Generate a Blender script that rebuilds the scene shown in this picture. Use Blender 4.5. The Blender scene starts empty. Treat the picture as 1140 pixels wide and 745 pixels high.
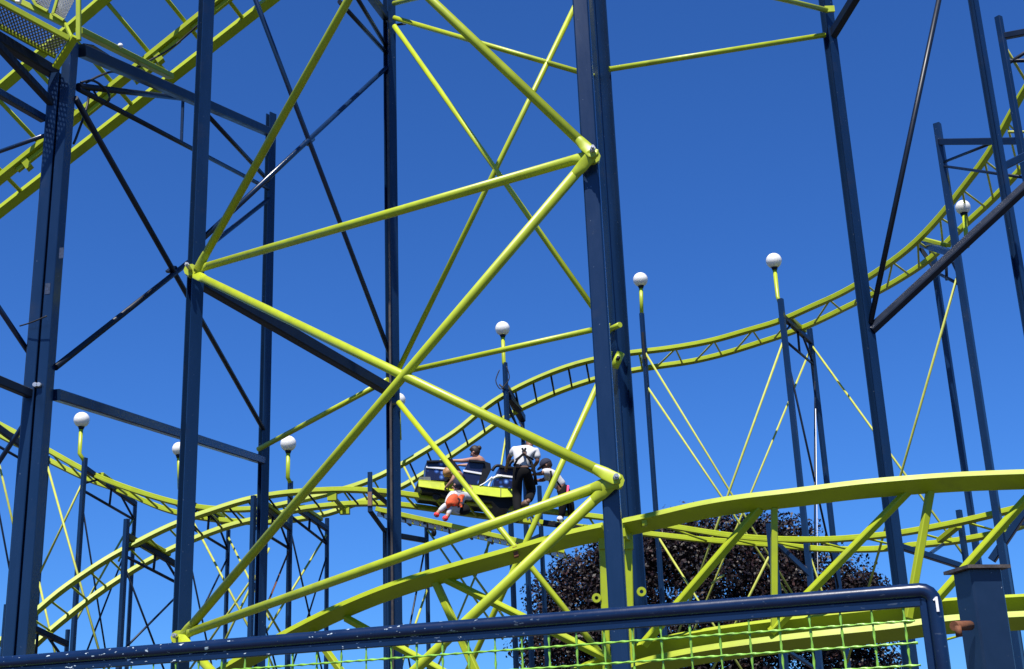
import bpy, bmesh, math, random
import numpy as np
from mathutils import Vector, Matrix
random.seed(7)
rng = np.random.default_rng(11)
scene = bpy.context.scene
COL = scene.collection
V = Vector

# ------------------------------------------------------------------ camera
F = 1500.0
CX, CY = 570.0, 372.5
CAMLOC = V((0, 0, 1.6))
_z = V((394 - CX, 4096 + CY, F)).normalized()      # world up seen in camera axes (right, up, forward)
fw = V((0, math.sqrt(1 - _z.z ** 2), _z.z))
_b = -_z.x * _z.z / fw.y
rt = V((math.sqrt(1 - _z.x ** 2 - _b * _b), _b, _z.x))
up = rt.cross(fw)

def P(px, py, Y):
    d = fw + rt * ((px - CX) / F) - up * ((py - CY) / F)
    return CAMLOC + d * (Y / d.y)

cam = bpy.data.cameras.new('camera'); camo = bpy.data.objects.new('camera', cam); COL.objects.link(camo)
camo.matrix_world = Matrix(((rt.x, up.x, -fw.x, CAMLOC.x), (rt.y, up.y, -fw.y, CAMLOC.y), (rt.z, up.z, -fw.z, CAMLOC.z), (0, 0, 0, 1)))
cam.sensor_width = 36; cam.lens = 36 * F / 1140
cam.clip_start = 0.1; cam.clip_end = 3000
scene.camera = camo

# ------------------------------------------------------------------ materials
def mat(name, color, rough=0.5, metal=0.0, vary=0.12, scale=6.0, chips=None, chip_amt=0.0, chip_scale=30.0, spec=0.5, bump=0.0, streak=False, coat=0.0, grime=None, grime_amt=0.0, chip_x=None, chip_stretch=None):
    m = bpy.data.materials.new(name); m.use_nodes = True
    nt = m.node_tree; N = nt.nodes; L = nt.links
    b = N['Principled BSDF']
    b.inputs['Roughness'].default_value = rough; b.inputs['Metallic'].default_value = metal
    b.inputs['Specular IOR Level'].default_value = spec
    b.inputs['Coat Weight'].default_value = coat
    b.inputs['Coat Roughness'].default_value = 0.12
    tc = N.new('ShaderNodeTexCoord')
    mp = N.new('ShaderNodeMapping'); L.new(tc.outputs['Object'], mp.inputs['Vector'])
    if streak: mp.inputs['Scale'].default_value = (1, 1, 0.25)
    nz = N.new('ShaderNodeTexNoise'); nz.inputs['Scale'].default_value = scale; nz.inputs['Detail'].default_value = 6
    nz.inputs['Roughness'].default_value = 0.65
    L.new(mp.outputs['Vector'], nz.inputs['Vector'])
    mr = N.new('ShaderNodeMapRange'); mr.inputs['From Min'].default_value = 0.3; mr.inputs['From Max'].default_value = 0.7
    mr.inputs['To Min'].default_value = 1 - vary; mr.inputs['To Max'].default_value = 1 + vary
    L.new(nz.outputs['Fac'], mr.inputs['Value'])
    mul = N.new('ShaderNodeVectorMath'); mul.operation = 'SCALE'; mul.inputs[0].default_value = color[:3]
    L.new(mr.outputs['Result'], mul.inputs['Scale'])
    out = mul.outputs['Vector']
    def layer(out, col, amt, sc, soft, mask=None, stretch=None):
        n2 = N.new('ShaderNodeTexNoise'); n2.inputs['Scale'].default_value = sc; n2.inputs['Detail'].default_value = 4
        if stretch:
            m2 = N.new('ShaderNodeMapping'); m2.inputs['Scale'].default_value = stretch; m2.inputs['Rotation'].default_value = (0, .5, 0)
            L.new(tc.outputs['Object'], m2.inputs['Vector']); L.new(m2.outputs['Vector'], n2.inputs['Vector'])
        else: L.new(tc.outputs['Object'], n2.inputs['Vector'])
        r2 = N.new('ShaderNodeMapRange'); r2.inputs['From Min'].default_value = 0.72 - amt; r2.inputs['From Max'].default_value = 0.72 - amt + soft
        L.new(n2.outputs['Fac'], r2.inputs['Value'])
        fac = r2.outputs['Result']
        if mask:
            sp = N.new('ShaderNodeSeparateXYZ'); L.new(tc.outputs['Object'], sp.inputs['Vector'])
            mk_ = N.new('ShaderNodeMapRange'); mk_.inputs['From Min'].default_value, mk_.inputs['From Max'].default_value = mask; mk_.inputs['To Min'].default_value = 0.06
            L.new(sp.outputs['X'], mk_.inputs['Value']); mm = N.new('ShaderNodeMath'); mm.operation = 'MULTIPLY'; L.new(fac, mm.inputs[0]); L.new(mk_.outputs['Result'], mm.inputs[1]); fac = mm.outputs['Value']
        mx = N.new('ShaderNodeMix'); mx.data_type = 'RGBA'
        L.new(fac, mx.inputs['Factor']); L.new(out, mx.inputs['A']); mx.inputs['B'].default_value = (*col, 1)
        return mx.outputs['Result']
    if grime: out = layer(out, grime, grime_amt, 3.0, 0.3)
    if chips: out = layer(out, chips, chip_amt, chip_scale, 0.02, chip_x, chip_stretch)
    L.new(out, b.inputs['Base Color'])
    rr = N.new('ShaderNodeMapRange'); rr.inputs['To Min'].default_value = max(0.05, rough - 0.1); rr.inputs['To Max'].default_value = min(1, rough + 0.12)
    L.new(nz.outputs['Fac'], rr.inputs['Value']); L.new(rr.outputs['Result'], b.inputs['Roughness'])
    if bump:
        bp = N.new('ShaderNodeBump'); bp.inputs['Strength'].default_value = bump; bp.inputs['Distance'].default_value = 0.01
        L.new(nz.outputs['Fac'], bp.inputs['Height']); L.new(bp.outputs['Normal'], b.inputs['Normal'])
    return m

M = {}
M['blue'] = mat('blue_paint', (0.005, 0.0195, 0.058), 0.25, vary=0.16, scale=4, streak=True, chips=(0.16, 0.2, 0.26), chip_amt=-0.01, chip_scale=40, bump=0.04, grime=(0.022, 0.03, 0.05), grime_amt=0.12)
M['navy'] = mat('dark_blue_paint', (0.0035, 0.0085, 0.021), 0.42, spec=0.35, vary=0.2, scale=5, bump=0.04)
M['fence'] = mat('fence_blue_paint', (0.003, 0.014, 0.052), 0.26, vary=0.12, scale=14, chips=(0.55, 0.66, 0.7), chip_amt=0.06, chip_scale=75, chip_x=(-0.9, -1.6), chip_stretch=(.5, 1, 1.6), bump=0.05)
M['postblue'] = mat('post_blue_paint', (0.006, 0.019, 0.05), 0.36, vary=0.14, scale=12, chips=(0.3, 0.35, 0.42), chip_amt=0.0, chip_scale=60, bump=0.05)
M['lime'] = mat('lime_paint', (0.365, 0.435, 0.015), 0.38, vary=0.15, scale=3.5, streak=True, bump=0.03, grime=(0.19, 0.215, 0.025), grime_amt=0.12, chips=(0.3, 0.3, 0.06), chip_amt=-0.02, chip_scale=24)
M['olive'] = mat('lime_track_paint', (0.31, 0.375, 0.013), 0.45, spec=0.3, vary=0.1, scale=3, bump=0.03, grime=(0.17, 0.2, 0.025), grime_amt=0.13)
M['pale'] = mat('sunlit_lime_paint', (0.40, 0.43, 0.075), 0.5, vary=0.12, scale=8, spec=0.3)  # same lime, paler: strong sunlight on thin rods and ties put into the colour
M['rust'] = mat('rust', (0.16, 0.055, 0.02), 0.8, vary=0.4, scale=40, bump=0.2)
M['steel'] = mat('galvanised_steel', (0.5, 0.5, 0.48), 0.4, metal=0.8, vary=0.15, scale=30)
M['black'] = mat('black_steel', (0.007, 0.008, 0.011), 0.5, vary=0.3, scale=8, spec=0.25)  # black parts; on the middle crossties it paints in shade over lime
M['rubber'] = mat('black_cable', (0.012, 0.011, 0.011), 0.6, vary=0.2)
M['grate'] = mat('grey_grating', (0.16, 0.17, 0.16), 0.5, metal=0.4, vary=0.25, scale=20)
M['globe'] = mat('white_globe', (0.7, 0.69, 0.66), 0.35, vary=0.04, scale=6); _g = M['globe'].node_tree.nodes['Principled BSDF']; _g.inputs['Subsurface Weight'].default_value = 0.7; _g.inputs['Subsurface Radius'].default_value = (.2, .2, .18); _g.inputs['Subsurface Scale'].default_value = 0.6
M['wire'] = mat('green_wire', (0.21, 0.44, 0.05), 0.3, vary=0.3, scale=30)
M['skin'] = mat('skin', (0.36, 0.185, 0.125), 0.55, vary=0.08)
M['skin_dark'] = mat('tanned_skin', (0.17, 0.08, 0.05), 0.55, vary=0.08)
M['shirt'] = mat('white_cotton', (0.52, 0.52, 0.52), 0.85, vary=0.05, scale=14, bump=0.3)
M['trousers'] = mat('black_cotton', (0.006, 0.006, 0.007), 0.9, spec=0.2, vary=0.3, scale=14, bump=0.3)
M['hair'] = mat('brown_hair', (0.02, 0.0095, 0.006), 0.6, vary=0.4, scale=60, bump=0.5)
M['blond'] = mat('blond_hair', (0.33, 0.16, 0.05), 0.5, vary=0.3, scale=60, bump=0.5)
M['cap'] = mat('navy_cloth', (0.012, 0.016, 0.035), 0.85, vary=0.2)
M['orange'] = mat('orange_cloth', (0.75, 0.12, 0.025), 0.8, vary=0.3, scale=18, bump=0.3)
M['orange'] = mat('orange_print_cloth', (0.62, 0.085, 0.02), 0.8, vary=0.3, scale=18, bump=0.3, chips=(0.03, 0.02, 0.02), chip_amt=0.17, chip_scale=10)
M['red'] = mat('red_cloth', (0.72, 0.03, 0.03), 0.6, vary=0.15)
M['pink'] = mat('pink_strap', (0.8, 0.06, 0.16), 0.7, vary=0.1)
M['tan'] = mat('brown_leather', (0.16, 0.09, 0.06), 0.6, vary=0.2)
M['whiteplastic'] = mat('white_plastic', (0.75, 0.75, 0.75), 0.4, vary=0.05)
M['bark'] = mat('bark', (0.05, 0.035, 0.028), 0.9, vary=0.4, scale=9, bump=0.6)
M['ground'] = mat('asphalt', (0.05, 0.05, 0.047), 0.9, vary=0.25, scale=0.7, bump=0.2)
M['eye'] = mat('eye', (0.02, 0.015, 0.012), 0.2, vary=0.05)

def seat_material():
    m = bpy.data.materials.new('blue_star_vinyl'); m.use_nodes = True
    nt = m.node_tree; N = nt.nodes; L = nt.links; b = N['Principled BSDF']
    tc = N.new('ShaderNodeTexCoord'); vo = N.new('ShaderNodeTexVoronoi'); vo.inputs['Scale'].default_value = 7
    vo.inputs['Randomness'].default_value = 0.8
    L.new(tc.outputs['Object'], vo.inputs['Vector'])
    r = N.new('ShaderNodeValToRGB'); L.new(vo.outputs['Distance'], r.inputs['Fac'])
    e = r.color_ramp.elements
    e[0].position = 0.10; e[0].color = (0.22, 0.42, 0.85, 1)
    e[1].position = 0.42; e[1].color = (0.005, 0.010, 0.05, 1)
    x = e.new(0.27); x.color = (0.03, 0.09, 0.36, 1)
    L.new(r.outputs['Color'], b.inputs['Base Color']); b.inputs['Roughness'].default_value = 0.35
    return m
M['seat'] = seat_material()

def leaf_material():
    m = bpy.data.materials.new('purple_leaves'); m.use_nodes = True
    nt = m.node_tree; N = nt.nodes; L = nt.links; b = N['Principled BSDF']
    g = N.new('ShaderNodeNewGeometry')
    r = N.new('ShaderNodeValToRGB'); L.new(g.outputs['Random Per Island'], r.inputs['Fac'])
    e = r.color_ramp.elements
    e[0].color = (0.004, 0.0025, 0.003, 1); e[1].color = (0.042, 0.017, 0.015, 1)
    x = e.new(0.6); x.color = (0.009, 0.005, 0.0055, 1)
    x = e.new(0.88); x.color = (0.024, 0.0105, 0.0095, 1)
    L.new(r.outputs['Color'], b.inputs['Base Color'])
    b.inputs['Roughness'].default_value = 0.5; b.inputs['Specular IOR Level'].default_value = 0.3
    return m
M['leaf'] = leaf_material()

# ------------------------------------------------------------------ mesh builder
class MB:
    def __init__(s): s.v = []; s.f = []; s.sm = []
    def add(s, verts, faces, smooth=False):
        o = len(s.v); s.v += [V(x) for x in verts]
        for i, f in enumerate(faces):
            s.f.append(tuple(o + k for k in f)); s.sm.append(smooth if isinstance(smooth, bool) else smooth[i])
        return s
    def sweep(s, pts, frames, profile, closed_profile=True, caps=True, smooth=False):
        n = len(profile); vs = []
        for p, (a, b) in zip(pts, frames):
            for (x, y) in profile: vs.append(p + a * x + b * y)
        fs = []; sm = []
        for i in range(len(pts) - 1):
            for k in range(n if closed_profile else n - 1):
                k2 = (k + 1) % n
                fs.append((i * n + k, i * n + k2, (i + 1) * n + k2, (i + 1) * n + k)); sm.append(smooth)
        if caps and closed_profile:
            fs.append(tuple(reversed(range(n)))); fs.append(tuple(range((len(pts) - 1) * n, len(pts) * n))); sm += [False, False]
        return s.add(vs, fs, sm)
    def frame(s, d, ref=None):
        d = d.normalized(); r = V(ref) if ref is not None else (V((0, 0, 1)) if abs(d.z) < 0.95 else V((0, 1, 0)))
        a = d.cross(r)
        if a.length < 1e-6: a = d.cross(V((1, 0, 0)))
        a.normalize(); b = a.cross(d).normalized()
        return a, b
    def tube(s, p, q, r, n=10, r2=None, caps=True):
        p, q = V(p), V(q); a, b = s.frame(q - p); r2 = r if r2 is None else r2
        vs = [p + (a * math.cos(t) + b * math.sin(t)) * r for t in [2 * math.pi * k / n for k in range(n)]]
        vs += [q + (a * math.cos(t) + b * math.sin(t)) * r2 for t in [2 * math.pi * k / n for k in range(n)]]
        fs = [(k, (k + 1) % n, n + (k + 1) % n, n + k) for k in range(n)]; sm = [True] * n
        if caps: fs += [tuple(reversed(range(n))), tuple(range(n, 2 * n))]; sm += [False, False]
        return s.add(vs, fs, sm)
    def path(s, pts, r, n=8):
        pts = [V(p) for p in pts]; fr = []; a0 = None
        for i in range(len(pts)):
            d = pts[min(i + 1, len(pts) - 1)] - pts[max(i - 1, 0)]
            if a0 is None: a, b = s.frame(d)
            else:
                dn = d.normalized(); a = (a0 - dn * a0.dot(dn)); a.normalize(); b = dn.cross(a) * -1
                b = a.cross(dn).normalized()
            a0 = a; fr.append((a, b))
        prof = [(r * math.cos(2 * math.pi * k / n), r * math.sin(2 * math.pi * k / n)) for k in range(n)]
        return s.sweep(pts, fr, prof, smooth=True)
    def beam(s, p, q, w, h, ref=None, ch=0.12):
        p, q = V(p), V(q); a, b = s.frame(q - p, ref); c = ch * min(w, h); x, y = w / 2, h / 2
        pr = [(-x + c, -y), (x - c, -y), (x, -y + c), (x, y - c), (x - c, y), (-x + c, y), (-x, y - c), (-x, -y + c)]
        return s.sweep([p, q], [(a, b), (a, b)], pr)
    def hbeam(s, p, q, w, h, t=0.012, ref=None):
        p, q = V(p), V(q); a, b = s.frame(q - p, ref); x, y = w / 2, h / 2; k = t / 2
        pr = [(-x, -y), (x, -y), (x, -y + t), (k, -y + t), (k, y - t), (x, y - t), (x, y), (-x, y), (-x, y - t), (-k, y - t), (-k, -y + t), (-x, -y + t)]
        o = len(s.v); s.sweep([p, q], [(a, b), (a, b)], pr, caps=False)
        n = 12
        for base in (o, o + n):
            for quad in ((0, 1, 2, 11), (3, 4, 9, 10), (5, 6, 7, 8)):
                s.f.append(tuple(base + i for i in quad)); s.sm.append(False)
        return s
    def box(s, c, ax, ay, az, sx, sy, sz):
        c = V(c); ax, ay, az = V(ax) * sx / 2, V(ay) * sy / 2, V(az) * sz / 2
        vs = [c + ax * i + ay * j + az * k for i in (-1, 1) for j in (-1, 1) for k in (-1, 1)]
        return s.add(vs, [(0, 1, 3, 2), (4, 6, 7, 5), (0, 4, 5, 1), (2, 3, 7, 6), (0, 2, 6, 4), (1, 5, 7, 3)])
    def ball(s, c, r, n=16, m=10, sq=(1, 1, 1)):
        c = V(c); vs = [c + V((0, 0, -r * sq[2]))]; fs = []
        for i in range(1, m):
            t = -math.pi / 2 + math.pi * i / m
            for k in range(n):
                a = 2 * math.pi * k / n
                vs.append(c + V((r * sq[0] * math.cos(t) * math.cos(a), r * sq[1] * math.cos(t) * math.sin(a), r * sq[2] * math.sin(t))))
        vs.append(c + V((0, 0, r * sq[2]))); L = len(vs) - 1
        for k in range(n):
            fs.append((0, 1 + (k + 1) % n, 1 + k)); fs.append((L, 1 + (m - 2) * n + k, 1 + (m - 2) * n + (k + 1) % n))
        for i in range(m - 2):
            for k in range(n):
                a, b = 1 + i * n + k, 1 + i * n + (k + 1) % n
                fs.append((a, b, b + n, a + n))
        return s.add(vs, fs, True)
    def prism(s, poly, d):
        d = V(d); n = len(poly); vs = [V(p) for p in poly] + [V(p) + d for p in poly]
        fs = [tuple(range(n)), tuple(reversed(range(n, 2 * n)))] + [(k, n + k, n + (k + 1) % n, (k + 1) % n) for k in range(n)]
        return s.add(vs, fs)
    def build(s, name, m, parent=None, origin=None):
        me = bpy.data.meshes.new(name)
        o = V(origin) if origin is not None else (s.v[0].copy() if parent is None else V((0, 0, 0)))
        wl = WLOC.get(parent.name, V((0, 0, 0))) if parent is not None else V((0, 0, 0))
        if parent is not None and origin is None: o = wl
        me.from_pydata([tuple(v - o) for v in s.v], [], s.f)
        me.polygons.foreach_set('use_smooth', s.sm); me.update()
        me.materials.append(M[m] if isinstance(m, str) else m)
        ob = bpy.data.objects.new(name, me); COL.objects.link(ob)
        if parent is not None: ob.parent = parent; ob.location = o - wl
        else: ob.location = o
        WLOC[ob.name] = o.copy()
        return ob
WLOC = {}
def tag(o, label, cat, group=None):
    o['kind'] = 'thing'
    o['label'] = label; o['category'] = cat
    if group: o['group'] = group
    return o
def empty(name, loc, label, cat, group=None):
    o = bpy.data.objects.new(name, None); COL.objects.link(o); o.location = loc; o.empty_display_size = 0.3
    WLOC[o.name] = V(loc)
    return tag(o, label, cat, group)

# ------------------------------------------------------------------ columns, posts, braces
class Post:
    def __init__(s, px, py, Y): s.p = P(px, py, Y); s.x, s.y = s.p.x, s.p.y; s.Y = Y
    def at(s, py, dy=0.0, dx=0.0):
        k = (CY - py) / F
        b = V((s.x, s.y, 0)) - CAMLOC
        z = (k * b.dot(fw) - b.dot(up)) / (up.z - k * fw.z)
        return V((s.x + dx, s.y + dy, z))
    def base(s): return V((s.x, s.y, 0))
def E(e):
    if isinstance(e, Vector): return e
    if isinstance(e[0], Post): return e[0].at(*e[1:])
    return P(*e)
def col_ref(yaw):
    t = math.radians(yaw); return V((math.cos(t), math.sin(t), 0))
# ================================================================== the tall tower: columns
def column(post, top, size, yaw, label, kind='box', m='blue', group='tall blue columns of the big tower', depth=None):
    mb = MB(); t = post.at(top); b = post.base()
    if kind == 'box': mb.beam(b, t, size, depth or size, col_ref(yaw), ch=0.085)
    elif kind == 'h': mb.hbeam(b, t, size, depth or size, 0.016, col_ref(yaw - 90))
    o = tag(mb.build('support_column', m, None, b), label, 'column', group)
    return o
C1 = Post(46, 400, 12.0); C2 = Post(214, 400, 14.0); C3 = Post(296, 400, 18.5); C4 = Post(437, 400, 17.0)
C5 = Post(671, 400, 10.5); C5b = Post(690, 400, 15.5); C6 = Post(970, 400, 16.0); C7 = Post(1117, 200, 16.0)

column(Post(1331, 60, 15.1), -200, 0.13, 40, 'blue column just beyond the right edge carrying the far end of the big slanting beam')
# C1: pair of channels with a recess between them
b = C1.base(); t = C1.at(84)
r1 = col_ref(-8); r2 = V((-r1.y, r1.x, 0))
root = empty('support_column', b, 'blue twin column with a recess down its middle, below the mesh platform', 'column', 'tall blue columns of the big tower')
MB().beam(b - r1 * 0.061, t - r1 * 0.061, 0.104, 0.15, r2, 0.06).build('column_half', 'blue', root)
MB().beam(b + r1 * 0.061, C1.at(47) + r1 * 0.061, 0.096, 0.15, r2, 0.06).build('column_half', 'blue', root)
MB().beam(b + r2 * 0.055, t + r2 * 0.055 - V((0, 0, 0.02)), 0.03, 0.03, r2).build('web', 'navy', root)
MB().beam(b - r1 * 0.13 + r2 * 0.02, t - r1 * 0.13 + r2 * 0.02, 0.012, 0.12, r2).build('edge_flange', 'navy', root)
bb = C1.at(432); mb = MB()
mb.tube(bb + V((0.0, -0.06, 0)), bb + V((0, -0.12, 0)), 0.022, 8); mb.tube(bb + V((0.035, -0.06, 0)), bb + V((0.035, -0.12, 0)), 0.02, 8)
mb.build('bolt', 'steel', root)
for (px, py, w) in ((52, 325, .05), (67.5, 286, .045)):
    c = C1.at(py); c = V((P(px, py, 11.9).x, C1.y - 0.083, c.z))
    MB().box(c, r1, r2, (0, 0, 1), w, 0.004, 0.11).build('sticker', mat('worn_label', (0.02, 0.035, 0.075), 0.5, vary=0.9, scale=70), root)
column(C2, -330, 0.142, 42, 'square blue column carrying the left ends of the thick lime tubes', kind='h', depth=0.13)
c3 = column(C3, 127, 0.125, 50, 'dark blue column with its top in view, under the lift hill crossbeam', kind='h', depth=0.1)
# C4 with brown cable strip
c4 = column(C4, -60, 0.132, 40, 'dark blue column where the thin lime tubes meet, left of the coaster car', kind='h', depth=0.13)
mb = MB(); q = C4.base() + V((-0.02, -0.115, 0)); mb.beam(q, C4.at(88) + V((-0.02, -0.115, 0)), 0.045, 0.03, V((1, 0, 0)))
mb.build('cable_duct', mat('brown_duct', (0.035, 0.028, 0.026), 0.5, vary=0.5, scale=12), c4)
c4p = C4.at(28); MB().beam(c4p + V((0.1, 0, 0)), c4p + V((0.24, -0.02, 0)), 0.02, 0.03).build('peg', 'black', c4)
column(C5, -420, 0.138, 82, 'nearest blue column, in front of the purple tree, with thick lime tubes ending on it')
c5b = column(C5b, -60, 0.17, 118, 'dark blue flanged column standing right behind the nearest wide column', kind='h', depth=0.2)
c6 = column(C6, -40, 0.138, 34, 'sunlit blue column with shadow bands, right of centre, where the big beam starts', kind='h', depth=0.12)
column(C7, -60, 0.105, 42, 'dark blue column leaning out of the top right corner', kind='h', depth=0.1)

# ------------------------------------------------------------------ thick lime tubes on the front face
def big_tube(a, b, r, label, enda=True, endb=True, group='thick lime tubes across the front', m='lime', ra=None):
    a, b = E(a), E(b); d = (b - a).normalized(); L = (b - a).length
    mb = MB(); pl = 0.17
    side = d.cross(V((0, -1, 0))).normalized()
    mb.tube(a + d * (pl if enda else 0), b - d * (pl if endb else 0), r, 28)
    o = mb.build('tube_brace', m, None, a)
    for on, p, s in ((enda, a, 1), (endb, b, -1)):
        if not on: continue
        # flattened end: tapers from the round tube to a bolted plate
        mb = MB(); n2 = side.cross(d).normalized(); K = 28
        rings = []
        for f, w, h in ((pl, r, r), (pl * 0.7, r * 1.12, r * 0.75), (pl * 0.42, r * 1.2, r * 0.25), (-0.05, r * 1.15, r * 0.2), (-0.085, r * 0.7, r * 0.18)):
            c = p + d * s * f
            rings.append([c + side * (w * math.cos(2 * math.pi * k / K)) + n2 * (h * math.sin(2 * math.pi * k / K)) for k in range(K)])
        vs = [v for rg in rings for v in rg]
        fs = [(i * K + k, i * K + (k + 1) % K, (i + 1) * K + (k + 1) % K, (i + 1) * K + k) for i in range(len(rings) - 1) for k in range(K)]
        sm = [True] * len(fs); fs += [tuple(range((len(rings) - 1) * K, len(rings) * K))]; sm.append(False)
        mb.add(vs, fs, sm); mb.build('flattened_end', m, o)
    return tag(o, label, 'brace', group)
f2 = lambda py, k=0: C2.at(py, -0.15 - k, -0.02)
f5 = lambda py, k=0: C5.at(py, -0.13 - k, -0.03)
def q2(px, py, k=0): return P(px, py, C2.Y - 0.16 - k)
def q5(px, py, k=0): return P(px, py, C5.Y - 0.14 - k)
RB = 0.044
big_tube(q2(222, 296, .05), q5(640, -450), RB, 'thick lime tube rising steeply from the left bolted joint to the top edge', True, False)
big_tube(q2(222, 299), q5(657, 173, .02), RB, 'thick lime tube in a gentle slope between the left joint and the upper right joint')
big_tube(q2(220, 307, .03), q5(681, 531, .04), RB, 'thick lime tube falling from the left joint to the right joint beside the workers')
big_tube(q2(205, 706, .04), q5(655, 177, .04), RB, 'longest lime tube, from the joint above the fence rail to the upper right joint')
big_tube(q2(203, 707), q5(680, 537, .02), RB, 'thick lime tube in a gentle slope from above the fence rail, passing under the workers')
big_tube(q2(195, 1000), q5(678, 541), RB, 'thick lime tube dropping from the right joint behind the fence mesh', False, True)
big_tube(q2(240, -228), q5(657, 168, .05), RB, 'thick lime tube coming down from the top edge to the upper right joint', False, True)
big_tube(q2(203, 712, .06), q5(700, 1250), RB, 'thick lime tube mostly below the fence rail, leaving the lower left joint', True, False)
def joint(p, n, label, k):
    # gusset lug with a bolt, welded to the column
    mb = MB(); ax, az = V((1, 0, 0)), V((0, 0, 1)); pts = []
    for i in range(10):
        a = 2 * math.pi * i / 10; pts.append(p + V((0.075 * math.cos(a), 0.035, 0.07 * math.sin(a))))
    mb.prism(pts, (0, 0.10, 0))
    o = tag(mb.build('joint_plate', 'lime', None, p), label, 'joint plate', 'bolted joint plates of the lime tubes')
    h = MB(); h.tube(p + V((k, 0.05, 0.0)), p + V((k, -0.13, 0.0)), 0.024, 6); h.tube(p + V((k, -0.12, 0)), p + V((k, -0.16, 0)), 0.014, 8)
    h.build('bolt', 'steel', o)
joint(q2(211, 299), 0, 'lime bolted plate on the left column, level with the middle of the sky', -0.0)
joint(q5(659, 172), 0, 'lime bolted plate on the wide column, highest of the joints', 0.0)
joint(q5(685, 534), 0, 'lime bolted plate on the wide column beside the workers', 0.0)
joint(q2(197, 709), 0, 'lime bolted plate just above the fence rail', 0.0)

# ------------------------------------------------------------------ thinner lime tubes behind
def thin(a, b, r, label, group='thin lime tubes at the back', m='lime', name='tube_brace', cat='brace', n=18):
    a, b = E(a), E(b)
    o = MB().tube(a, b, r, n).build(name, m, None, a)
    tag(o, label, cat, group); return o
RT = 0.036
def s4(py, dx=0.08): return C4.at(py, -0.09, dx)
def s5(py): return C5b.at(py, -0.02, -0.08)
thin(s4(24), s5(86), RT, 'thin lime tube, nearly level, uppermost between the dark column and the nearest column')
thin(s4(33), s5(372), RT, 'thin lime tube falling through the high crossing toward the wide column')
thin(s5(-24), s4(415), RT, 'thin lime tube falling leftward through the high crossing to the dark column')
thin(s4(418), s5(363), RT, 'thin lime tube, nearly level, just above the white globe lamp at centre')
thin(s4(450), s5(775), RT, 'thin lime tube running down in front of the coaster car and under the workers')
thin(s5(392), s4(905), RT, 'thin lime tube falling leftward past the worker in a cap')
thin((C3, 502, -0.1, -0.06), (C4, 425, -0.1, -0.05), RT, 'short lime tube between two dark columns above a white globe lamp')
thin(s4(8), P(640, -46, 13), RT, 'short end of a lime tube at the top edge')
thin((C5b, 82, -0.1, 0.1), (C6, 41, -0.05, -0.08), RT, 'lone thin lime tube crossing the open sky to the sunlit column')
tb = thin(P(800, -18, 14.5), (C6, 17, -0.12, -0.02), RT, 'short end of a lime tube pinned to the sunlit column at the top edge')
MB().box(C6.at(17, -0.15, 0), (1, 0, 0), (0, 1, 0), (0, 0, 1), 0.13, 0.03, 0.09).build('end_plate', 'lime', tb)
for px, py, py2, lab in ((690, 363, 363, 'small lime tube end sticking out of the flanged column'), (687, 398, 410, 'slotted lime bracket in the recess of the flanged column')):
    mb = MB(); c = P(px, py, 15.3)
    if 'slotted' in lab:
        a, d = P(684, 409, 15.3), P(691, 393, 15.3)
        mb.path([a, d], 0.05, 12)
        o = mb.build('bracket', 'lime', None, c); MB().tube(P(687, 401, 15.24), P(689, 397, 15.24), 0.022, 8).build('slot', 'black', o)
    else:
        mb.tube(c + V((0, -0.05, 0)), c + V((-0.1, 0.1, 0)), 0.034, 12); o = mb.build('tube_end', 'lime', None, c)
    tag(o, lab, 'bracket')

# ------------------------------------------------------------------ blue bracing of the tower
def blue(a, b, w, h, label, name='beam', kind='beam', group='blue beams and struts of the tower', m='navy', cat='beam', ref=None):
    a, b = E(a), E(b); mb = MB()
    if kind == 'beam': mb.beam(a, b, w, h, ref)
    elif kind == 'h': mb.hbeam(a, b, w, h, 0.014)
    else: mb.tube(a, b, w, 10)
    return tag(mb.build(name, m, None, a), label, cat, group)
# X braces
a1, b1, a2, b2 = C1.at(107, 0.05, 0.12), C3.at(480), C1.at(408, 0.05, 0.12), C3.at(221)
root = empty('cross_brace', a1, 'blue cross brace between the twin column and the square column, behind the left joint', 'cross brace', 'blue cross braces of the tower')
MB().tube(a1, b1, 0.032, 10).build('rod', 'navy', root); MB().tube(a2, b2, 0.032, 10).build('rod', 'navy', root)
cp = P(191, 300, (C1.Y + C3.Y) / 2 - 0.35)
MB().box(cp, (b2 - a2).normalized(), (0, 1, 0), (b2 - a2).normalized().cross(V((0, 1, 0))), 0.26, 0.07, 0.09).build('centre_sleeve', 'navy', root)
a1, b1, a2, b2 = C2.at(-130), C4.at(402), C2.at(272), C4.at(72)
root = empty('cross_brace', a1, 'blue cross brace in the bay where the steep lime tube rises', 'cross brace', 'blue cross braces of the tower')
MB().tube(a1, b1, 0.032, 10).build('rod', 'blue', root); MB().tube(a2, b2, 0.032, 10).build('rod', 'blue', root)
cp = P(344, 157, 15.65)
MB().box(cp, (b2 - a2).normalized(), (0, 1, 0), (b2 - a2).normalized().cross(V((0, 1, 0))), 0.2, 0.075, 0.085).build('centre_sleeve', 'blue', root)
blue((C2, 309, 0.05), (C4, 438, -0.05), 0.12, 0.15, 'heavy dark beam running just under the falling thick lime tube', kind='beam')
blue(P(-60, 400, 11.0), (C1, 441, 0.09), 0.07, 0.085, 'short blue beam entering from the left edge to the twin column')
blue((C1, 437, 0.1, 0.13), (C3, 513), 0.085, 0.11, 'long blue beam from the twin column, passing over two globe lamps', m='blue')
blue((C1, 398, 0.1, -0.1), P(-40, 285, 11.5), 0.026, 0.026, 'thin blue strut slanting in from the left edge above the short beam', kind='tube', m='blue')
blue((C1, 462, 0.1, -0.12), P(-50, 588, 13.5), 0.024, 0.03, 'shiny thin strut at the left edge beside the wavy track', kind='tube', m='blue')
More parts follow.
